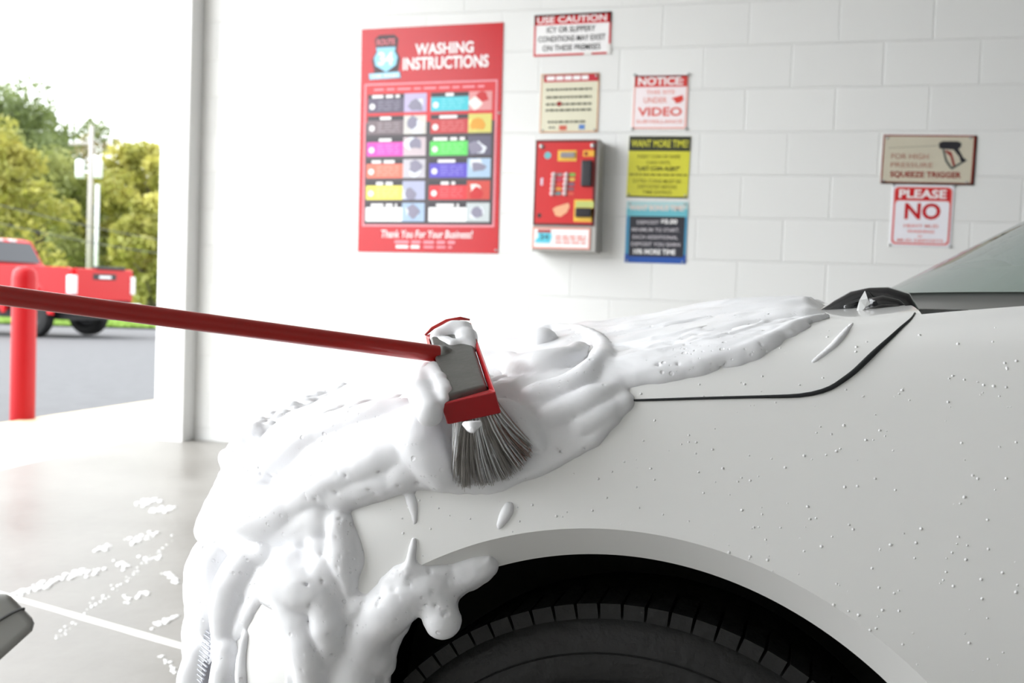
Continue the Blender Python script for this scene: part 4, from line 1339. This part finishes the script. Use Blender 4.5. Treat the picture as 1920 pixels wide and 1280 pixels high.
# bristles: fan out below the near end and press onto the wing
mb = MB(); mt_ = MB(); mw_ = MB()
def hair(m_, r0, c1, tip, rad):
    P = []
    for t in (0, .3, .6, .85, 1):
        P.append(r0*(1-t)**2+c1*2*t*(1-t)+tip*t*t)
    m_.tube(P, [rad, rad, rad*.9, rad*.7, rad*.4], 3, cap=False)
e0 = A*.76+B*.24+Nv*TH; e1 = A*.06+B*.94+Nv*TH
tips = [(862, 884), (868, 906), (880, 914), (912, 912), (940, 905), (965, 895), (985, 878), (1000, 858), (1004, 838)]
for k in range(1700):
    s_ = rng.random()**1.25
    row = rng.random()**1.5
    root = e0+(e1-e0)*s_-Lv*(.02+.30*row)+Nv*.004
    # clumps
    sc = s_+.022*math.sin(s_*38)+.016*math.sin(s_*71+1)
    q = min(.999, max(0, sc))*(len(tips)-1); i = int(q); f = q-i
    tx, ty = np.array(tips[i])*(1-f)+np.array(tips[i+1])*f
    sh = rng.uniform(0, 1)**2.0*26
    rx, ry = 885, 780
    L_ = math.hypot(tx-rx, ty-ry); tx -= (tx-rx)/L_*sh; ty -= (ty-ry)/L_*sh
    h_, nn = hit(tx+rng.normal(0, 3), ty+rng.normal(0, 3))
    tip = h_+nn*(.013+.006*rng.random())
    c1 = (root+tip)/2+nn*.018*(1-row*.4)+Nv*(-.008)
    if rng.random() < .10+.12*math.sin(s_*17)+.35*max(0, s_-.7):
        hair(mw_, root+nn*.001, c1+nn*.0015, tip+nn*.001, rng.uniform(.0006, .0013)); continue
    hair(mt_ if (s_ > .72 and rng.random() < .4) else mb, root, c1, tip, .00042)
bo = mb.build('bristles', M['bristle'], br_root, fix=False); bo['kind'] = 'stuff'
bo = mt_.build('worn_bristles', M['bristle_tip'], br_root, fix=False); bo['kind'] = 'stuff'
bo['label'] = 'reddish worn bristles at the right of the fan'
bo = mw_.build('foamy_bristles', M['foam'], br_root, smooth=True, fix=False); bo['kind'] = 'stuff'; bo['label'] = 'strands of bristle coated in white foam'
# red folded rubber edge lifting at the far end
mb = MB(); mb.tube([at_depth(799, 634, ZF-.005)+Nv*.004, at_depth(812, 622, ZF)+Nv*.004, at_depth(840, 611, ZF)+Nv*.006, at_depth(866, 606, ZF)+Nv*.006, at_depth(883, 607, ZF)+Nv*.005], [.0012, .002, .0022, .002, .001], 8)
mb.build('rim_edge', M['pole_red'], br_root, smooth=True)
# foam caught on the brush
Fb = Field((-.46, .84, .66), (-.15, 1.26, .93), .0019)
def bblob(pts, k=.006):
    P = [(at_depth(x, y, z), r*z/FPX) for x, y, z, r in pts]
    if len(P) == 1: Fb.ball(P[0][0], P[0][1], k)
    for (a, ra), (b, rb) in zip(P[:-1], P[1:]): Fb.capsule(a, b, ra, rb, k)
def bb(pts, k=.006): bblob([(x, y, bz(y, l), q) for x, y, l, q in pts], k)
bb([(818, 634, .006, 12), (845, 624, .010, 15), (864, 622, .012, 16), (878, 632, .012, 15), (888, 652, .010, 9)])
bb([(838, 640, .012, 9), (850, 648, .010, 6)]); bb([(866, 634, .014, 12), (880, 648, .012, 9)])
bb([(812, 690, .004, 13), (824, 714, .008, 15), (832, 738, .008, 13), (833, 752, .008, 9)])
bb([(838, 722, .010, 9), (842, 734, .010, 7)]); bb([(800, 700, -.03, 22), (794, 740, -.02, 28), (806, 775, -.01, 26)])
bb([(872, 795, .02, 6), (884, 800, .022, 8), (898, 794, .022, 7)]); bb([(885, 808, .022, 6)])
bb([(828, 640, .008, 9), (850, 648, .011, 10), (870, 645, .011, 10), (884, 640, .008, 8)])
bb([(822, 626, .012, 11), (850, 616, .013, 12), (872, 616, .013, 13)])
V, Q = Fb.mesh()
foam_object('brush_foam', V, Q, 'small lumps of white foam clinging to the grey plate and rim of the brush', amp=.35)

# ------------------------------------------------------------------ red bollard
bp_ = on_z(42, 786, -.01); bb = MB()
bb.lathe([(-.05, .072), (.86, .072), (.90, .066), (.925, .045), (.935, .0001)], 36, (bp_[0], bp_[1], 0), (0, 0, 1), (1, 0, 0))
o = bb.build('bollard', M['bollard'], smooth=True)
tag(o, 'round red steel bollard standing on the edge of the apron, left of the bay', 'bollard')

# ------------------------------------------------------------------ grey nozzle at the left edge
nz = empty('plastic_casing', tuple(at_depth(-10, 1190, .80)), 'blunt grey plastic casing poking in at the lower left edge', 'casing')
cp_ = [(-420, 1118), (12, 1112), (22, 1117), (62, 1158), (66, 1168), (62, 1182), (-20, 1256), (-120, 1318), (-420, 1380)]
q0 = [at_depth(x, y, .800) for x, y in cp_]; q1 = [at_depth(x-8, y+2, .845) for x, y in cp_]
mb = MB(); n_ = len(cp_)
mb.add(q0+q1, [tuple(range(n_)), tuple(range(2*n_-1, n_-1, -1))]+[(i, (i+1) % n_, n_+(i+1) % n_, n_+i) for i in range(n_)])
mb.build('casing_body', M['nozzle'], nz, bevel=.007, seg=5)
mb = MB(); mb.tube([at_depth(x, y, .7995) for x, y in ((46, 1141), (38, 1142), (22, 1149), (0, 1162), (-40, 1186), (-110, 1226))], .0011, 8); mb.build('seam', M['seam'], nz, smooth=True)

# ------------------------------------------------------------------ red pickup
TX, TY = -12.9, 16.6
def truck_frame():
    # rear left corner of the truck, ground there
    c = at_depth(134, 560, 19.3)
    return c
tc0 = truck_frame(); TGZ = lot_z(tc0[0]-1, tc0[1]+1)-.02
tr = empty('pickup_truck', (tc0[0], tc0[1], TGZ), 'red pickup truck parked on the lot, seen from behind at the left', 'truck')
HD = math.radians(182.5); hx_ = np.array([math.cos(HD), math.sin(HD), 0]); sx_ = np.array([-math.sin(HD), math.cos(HD), 0])   # sx_: towards its left side
if sx_[1] > 0: sx_ = -sx_
T0 = np.array([tc0[0], tc0[1], TGZ])
def tp(a, s, z): return T0+hx_*a-sx_*s+np.array([0, 0, z])      # a forward from tailgate, s across from left side, z up
def tbox(m_, a0, a1, s0, s1, z0, z1):
    vs = [tp(a, s, z) for a in (a0, a1) for s in (s0, s1) for z in (z0, z1)]
    return m_.add(vs, [(0, 1, 3, 2), (4, 6, 7, 5), (0, 4, 5, 1), (2, 3, 7, 6), (0, 2, 6, 4), (1, 5, 7, 3)])
WT = 1.98
RAIL = 1.36
# bed sides with wheel arch
for s0 in (0, WT-.09):
    prof = [(0.05, .72), (0.05, RAIL-.04), (.1, RAIL), (2.0, RAIL), (2.0, .55), (1.42, .55)]
    for t in np.linspace(0, math.pi, 14): prof.append((.95+.47*math.cos(t), .52+.47*math.sin(t)))
    prof += [(.48, .6), (.2, .62)]
    m_ = MB(); n_ = len(prof)
    q0 = [tp(a, s0, z) for a, z in prof]; q1 = [tp(a, s0+.09, z) for a, z in prof]
    m_.add(q0+q1, [tuple(range(n_)), tuple(range(2*n_-1, n_-1, -1))]+[(i, (i+1) % n_, n_+(i+1) % n_, n_+i) for i in range(n_)])
    m_.build('bed_side', M['truck_red'], tr, bevel=.02)
    m_ = MB()
    sa = -.035 if s0 == 0 else WT
    P = np.array([[tp(.95+r_*math.cos(t), sa+d_, .52+r_*math.sin(t)) for r_, d_ in ((.58, .035), (.54, 0), (.46, 0), (.46, .03))] for t in np.linspace(-.1, math.pi+.1, 24)])
    m_.grid(P); m_.build('fender_flare', M['truck_red'], tr, smooth=True)
m_ = MB(); tbox(m_, .0, .06, .13, WT-.13, .74, RAIL-.01); tg = m_.build('tailgate', M['truck_red'], tr, bevel=.02)
m_ = MB(); tbox(m_, -.004, .03, .62, WT-.62, RAIL-.22, RAIL-.10); m_.build('tailgate_handle', M['truck_dark'], tg, bevel=.01)
m_ = MB(); tbox(m_, -.012, .02, .80, WT-.80, RAIL-.19, RAIL-.14); m_.build('tailgate_badge', M['chrome'], tg)
m_ = MB(); tbox(m_, -.02, .10, .75, WT-.35, RAIL-.02, RAIL+.045); m_.build('tailgate_cap', M['truck_dark'], tg, bevel=.015)
for s0 in (-.005, WT-.15):
    m_ = MB(); tbox(m_, -.02, .12, s0, s0+.155, .86, RAIL-.14); m_.build('tail_lamp', M['lamp_white'], tr, bevel=.02)
m_ = MB(); tbox(m_, -.16, .02, -.02, WT+.02, .50, .68); m_.build('rear_bumper', M['chrome'], tr, bevel=.04)
m_ = MB(); tbox(m_, .05, 2.0, .08, WT-.08, .66, .72); m_.build('bed_floor', M['truck_dark'], tr)
m_ = MB(); tbox(m_, .2, 5.3, .35, WT-.35, .36, .58); m_.build('chassis', M['truck_dark'], tr)
# cab lofted from a side profile that leans in towards the roof
cp = [(2.02, .55, 0), (2.02, 1.36, 0), (2.12, 1.40, .04), (2.30, 1.86, .17), (2.45, 1.90, .20), (3.6, 1.92, .20), (3.75, 1.88, .18), (4.35, 1.40, .05), (4.45, 1.28, .02), (5.75, 1.18, .03), (5.9, 1.05, .06), (5.9, .55, .06)]
m_ = MB(); n_ = len(cp)
q0 = [tp(a, d, z) for a, z, d in cp]; q1 = [tp(a, WT-d, z) for a, z, d in cp]
m_.add(q0+q1, [tuple(range(n_)), tuple(range(2*n_-1, n_-1, -1))]+[(i, (i+1) % n_, n_+(i+1) % n_, n_+i) for i in range(n_)])
m_.build('cab', M['truck_red'], tr, bevel=.03)
m_ = MB(); m_.add([tp(2.10, .20, 1.43), tp(2.10, WT-.20, 1.43), tp(2.275, WT-.30, 1.82), tp(2.275, .30, 1.82)], [(0, 1, 2, 3)]); m_.v = [tuple(np.array(v)-hx_*.035) for v in m_.v]; m_.build('rear_window', M['truck_glass'], tr)
for sd in (0, 1):
    S_ = lambda d: d-.008 if sd == 0 else WT-d+.008
    m_ = MB(); m_.add([tp(2.25, S_(.055), 1.42), tp(3.0, S_(.055), 1.42), tp(3.0, S_(.175), 1.82), tp(2.40, S_(.175), 1.82)], [(0, 1, 2, 3)]); m_.build('side_window', M['truck_glass'], tr)
    m_ = MB(); m_.add([tp(3.1, S_(.055), 1.42), tp(4.2, S_(.055), 1.42), tp(3.72, S_(.17), 1.80), tp(3.1, S_(.175), 1.82)], [(0, 1, 2, 3)]); m_.build('side_window', M['truck_glass'], tr)
m_ = MB(); tbox(m_, 2.9, 3.15, .40, WT-.45, 1.93, 2.00); m_.build('roof_light_bar', M['pale_metal'], tr, bevel=.015)
for s_ in (.78, 1.15):
    m_ = MB(); tbox(m_, 2.27, 2.40, s_, s_+.16, 1.83, 1.885); m_.build('cargo_lamp', M['lamp_white'], tr, bevel=.01)
for a, s0 in ((.95, .02), (.95, WT-.28), (4.75, .02), (4.75, WT-.28)):
    m_ = MB(); c = tp(a, s0, .41)
    m_.lathe([(0, .25), (-.0, .30), (.02, .39), (.06, .41), (.22, .41), (.25, .38), (.26, .25)], 36, c, -sx_, (0, 0, 1)); w_ = m_.build('wheel', M['tire'], tr); smooth_by_angle(w_, 40)
    m_ = MB(); m_.lathe([(.03, .25), (.05, .2), (.05, .07), (.02, .06), (.02, .0001)], 24, c, -sx_, (0, 0, 1)); m_.lathe([(.22, .0001), (.22, .25)], 24, c, -sx_, (0, 0, 1)); r_ = m_.build('wheel_disc', M['rim'], w_, smooth=True)

# ------------------------------------------------------------------ utility pole and wires
UZ = 33.0
def up_(x, y, dz=0): return at_depth(x, y, UZ+dz)
ub = up_(166, 560); ut = up_(168, 238)
uz = lot_z(ub[0], ub[1])
ud = empty('utility_pole', (ub[0], ub[1], uz), 'pale utility pole with crossarm and two white transformers, standing behind the pickup', 'utility pole')
m_ = MB(); m_.tube([(ub[0], ub[1], uz-.2), (ub[0], ub[1], (uz+ut[2])/2), (ub[0], ub[1], ut[2])], [.095, .085, .07], 16); m_.build('pole', M['pole_wood'], ud, smooth=True)
cx_ = cR0
cc = up_(168, 346); q = up_(179, 560)
m_ = MB(); m_.tube([(q[0], q[1], uz-.1), (q[0], q[1], cc[2])], .065, 12); m_.build('conduit', M['pale_metal'], ud, smooth=True)
for x in (150, 183):
    a_ = up_(x, 334, -.1); b_ = up_(x, 300, -.1)
    m_ = MB(); m_.lathe([(0, .0001), (0, .12), (.03, .14), (b_[2]-a_[2]-.04, .14), (b_[2]-a_[2], .12), (b_[2]-a_[2]+.03, .0001)], 20, (a_[0], a_[1], a_[2]), (0, 0, 1), (1, 0, 0)); m_.build('transformer', mat('white_transformer', (.72, .76, .78), .5), ud, smooth=True)
ca_ = up_(130, 270); cb_ = up_(172, 268)
m_ = MB(); m_.tube([ca_, cb_], .055, 6); m_.build('crossarm', M['pole_wood'], ud)
for x in (133, 145):
    i_ = up_(x, 269); m_ = MB(); m_.lathe([(0, .03), (.08, .05), (.12, .03), (.14, .0001)], 10, i_, (0, 0, 1), (1, 0, 0)); m_.build('insulator', M['pale_metal'], ud, smooth=True)
for (x0, y0, x1, y1, lb) in ((-120, 352, 420, 470, 'upper of two dark wires crossing the trees'), (-120, 390, 420, 492, 'lower of two dark wires crossing the trees')):
    a_ = at_depth(x0, y0, 31); b_ = at_depth(x1, y1, 31); m_ = MB()
    m_.tube([a_+(b_-a_)*t-np.array([0, 0, .5*math.sin(math.pi*t)*.3]) for t in np.linspace(0, 1, 20)], .014, 6); o = m_.build('power_line', M['wire'], smooth=True); tag(o, lb, 'wire')

# ------------------------------------------------------------------ trees
def tree(name, label, px, ytop, Z, rw, leaf, nleaf=5200, size=.16, base=None, sparse=False, seed=0, rh=None):
    rg = np.random.default_rng(seed)
    top = at_depth(px, ytop, Z); gz = lot_z(top[0], top[1])-.03
    H = top[2]-gz
    t = empty(name, (top[0], top[1], gz), label, 'tree', None)
    m_ = MB()
    pts = [(top[0]+.25*math.sin(k*1.3+seed)*k/6, top[1]+.2*math.cos(k+seed)*k/6, gz-.2+H*.8*k/6) for k in range(7)]
    m_.tube(pts, [.22*(1-k/7.5) for k in range(7)], 10)
    tips = []
    for k in range(12 if not sparse else 18):
        f = rg.uniform(.25, .95); i = int(f*6); a = rg.uniform(0, 6.28); L_ = rw*rg.uniform(.6, 1.0)*(1.15-.5*f)
        p = np.array(pts[min(6, i)]); e = p+np.array([math.cos(a)*L_, math.sin(a)*L_, L_*rg.uniform(.2, .7)])
        m_.tube([p, (p+e)/2+np.array([0, 0, .15]), e], [.07, .045, .015], 6); tips.append(e)
    m_.build('trunk', M['bark'], t, smooth=True)
    # crown: clumps of leaves
    cl = []
    nc = 46 if not sparse else 20
    b0 = (.10 if base is None else base)
    for k in range(nc):
        hgt = rg.uniform(b0, .96); prof = math.sin(math.pi*min(1, (.12+.88*(1-hgt))*.62+.02))**.8
        a = rg.uniform(0, 6.28); rr = rw*prof*rg.uniform(.35, 1.0)
        cl.append((np.array([top[0]+math.cos(a)*rr, top[1]+math.sin(a)*rr, gz+H*hgt]), rg.uniform(.45, .95)*rw*.36))
    cl.append((np.array([top[0], top[1], gz+H-.5*rw*.3]), rw*.3))
    if sparse: cl = [(e, rw*.2) for e in tips]+cl[:8]
    vs = []; fs = []
    per = nleaf//len(cl)
    for c, r in cl:
        d = rg.normal(size=(per, 3)); d /= np.linalg.norm(d, axis=1)[:, None]
        p = c+d*r*(rg.random((per, 1))**.35)*np.array([1, 1, .8])
        for q in p:
            u = rg.normal(size=3); u /= np.linalg.norm(u); w = np.cross(u, rg.normal(size=3)); w /= np.linalg.norm(w)
            s_ = size*rg.uniform(.6, 1.4); n = len(vs)
            vs += [q-u*s_, q+w*s_*.5, q+u*s_, q-w*s_*.5]; fs.append((n, n+1, n+2, n+3))
    m_ = MB(); m_.add(vs, fs); m_.build('crown', leaf, t, fix=False)
for i, a in enumerate([
    ('tall dark green tree at the far left edge, highest of the tree line', 6, 165, 54, 4.42, M['leaf_dark'], 9000, .17),
    ('dark green tree behind the yellow trees, left of the utility pole', 100, 213, 62, 5.12, M['leaf_dark'], 9000, .17),
    ('yellow green tree in front at the far left edge above the pickup cab', -8, 222, 35, 2.53, M['leaf_yellow'], 8000, .14),
    ('yellow green tree directly above the pickup bed', 82, 290, 40, 2.81, M['leaf_mid'], 8000, .14),
    ('thin brownish tree with bare twigs right behind the utility pole', 205, 248, 48, 2.56, M['leaf_brown'], 1500, .13),
    ('bright yellow green tree beside the white post', 276, 274, 41.5, 2.51, M['leaf_yellow'], 8000, .14),
    ('low yellowish tree beside the white post, below the bright one', 292, 372, 34, 1.5, M['leaf_yellow'], 5000, .13),
    ('dark bushy tree low behind the utility pole', 205, 345, 52, 3.3, M['leaf_dark'], 7000, .15),
    ('mid green bushy tree between the pickup cab and the utility pole', 135, 330, 46, 2.76, M['leaf_mid'], 7000, .15),
    ('dark green tree largely hidden by the yellow tree at the far left', 40, 300, 68, 4.86, M['leaf_dark'], 7000, .15),
    ('mid green tree mostly hidden behind the white post', 345, 300, 57, 3.8, M['leaf_mid'], 6000, .15),
    ('mid green tree just past the left edge of view', -90, 200, 49, 3.92, M['leaf_mid'], 6000, .15),
]):
    lb, px, yt, Z, rw, lf, nl, sz = a
    tree('broadleaf_tree', lb, px, yt, Z, rw, lf, nl, sz, sparse=(i == 4), seed=i+3)

# ------------------------------------------------------------------ suds and drops
m_ = MB()
for (x0, y0, x1, y1, n_, r_) in [(30, 1085, 115, 1115, 46, .010), (130, 1065, 200, 1080, 30, .010), (255, 935, 300, 945, 20, .012), (280, 950, 330, 960, 24, .012), (240, 995, 300, 1015, 24, .010), (180, 1020, 215, 1030, 14, .010), (220, 1052, 240, 1062, 14, .010), (265, 1042, 305, 1050, 14, .008), (310, 1075, 330, 1092, 18, .009), (235, 1110, 280, 1128, 16, .008), (285, 1155, 335, 1178, 24, .008), (100, 1000, 340, 1200, 60, .005), (300, 1225, 330, 1262, 12, .007)]:
    for _ in range(n_):
        f = rng.random()
        x = x0+(x1-x0)*f+rng.normal(0, 4); y = y0+(y1-y0)*(1-f if x1-x0 > 30 else f)+rng.normal(0, 3)
        p = on_z(x, y, -.05); p = on_z(x, y, floor_z(p[1])); r = r_*rng.uniform(.4, 1.2)
        m_.lathe([(-.001, r), (r*.25, r*.9), (r*.45, r*.5), (r*.5, .0001)], 7, (p[0], p[1], floor_z(p[1])), (0, 0, 1), (1, rng.normal(), 0))
tag(m_.build('floor_suds', M['suds'], smooth=True), 'scattered white soap suds on the wet concrete floor beside the car', 'soap suds', kind='stuff')
m_ = MB()
for _ in range(420):
    x = rng.uniform(690, 1915); y = rng.uniform(600, 1260)
    d = ray(x, y); d = Vector(d/np.linalg.norm(d)); loc, n, i_, _d = BODY.ray_cast(Vector(CAM), d, 3)
    if loc is None: continue
    if n.dot(d) > 0: n = -n
    if math.hypot(loc.x-ARCH_C[0], loc.z-ARCH_C[1]) < R_OUT: continue
    r = rng.uniform(.0006, .0016)
    m_.lathe([(-.0002, r), (r*.35, r*.8), (r*.5, .00005)], 7, loc, n, (1, .1, .2))
tag(m_.build('water_drops', M['suds'], smooth=True), 'fine drops and thin smears of soapy water on the white wing of the car', 'water drops', kind='stuff')
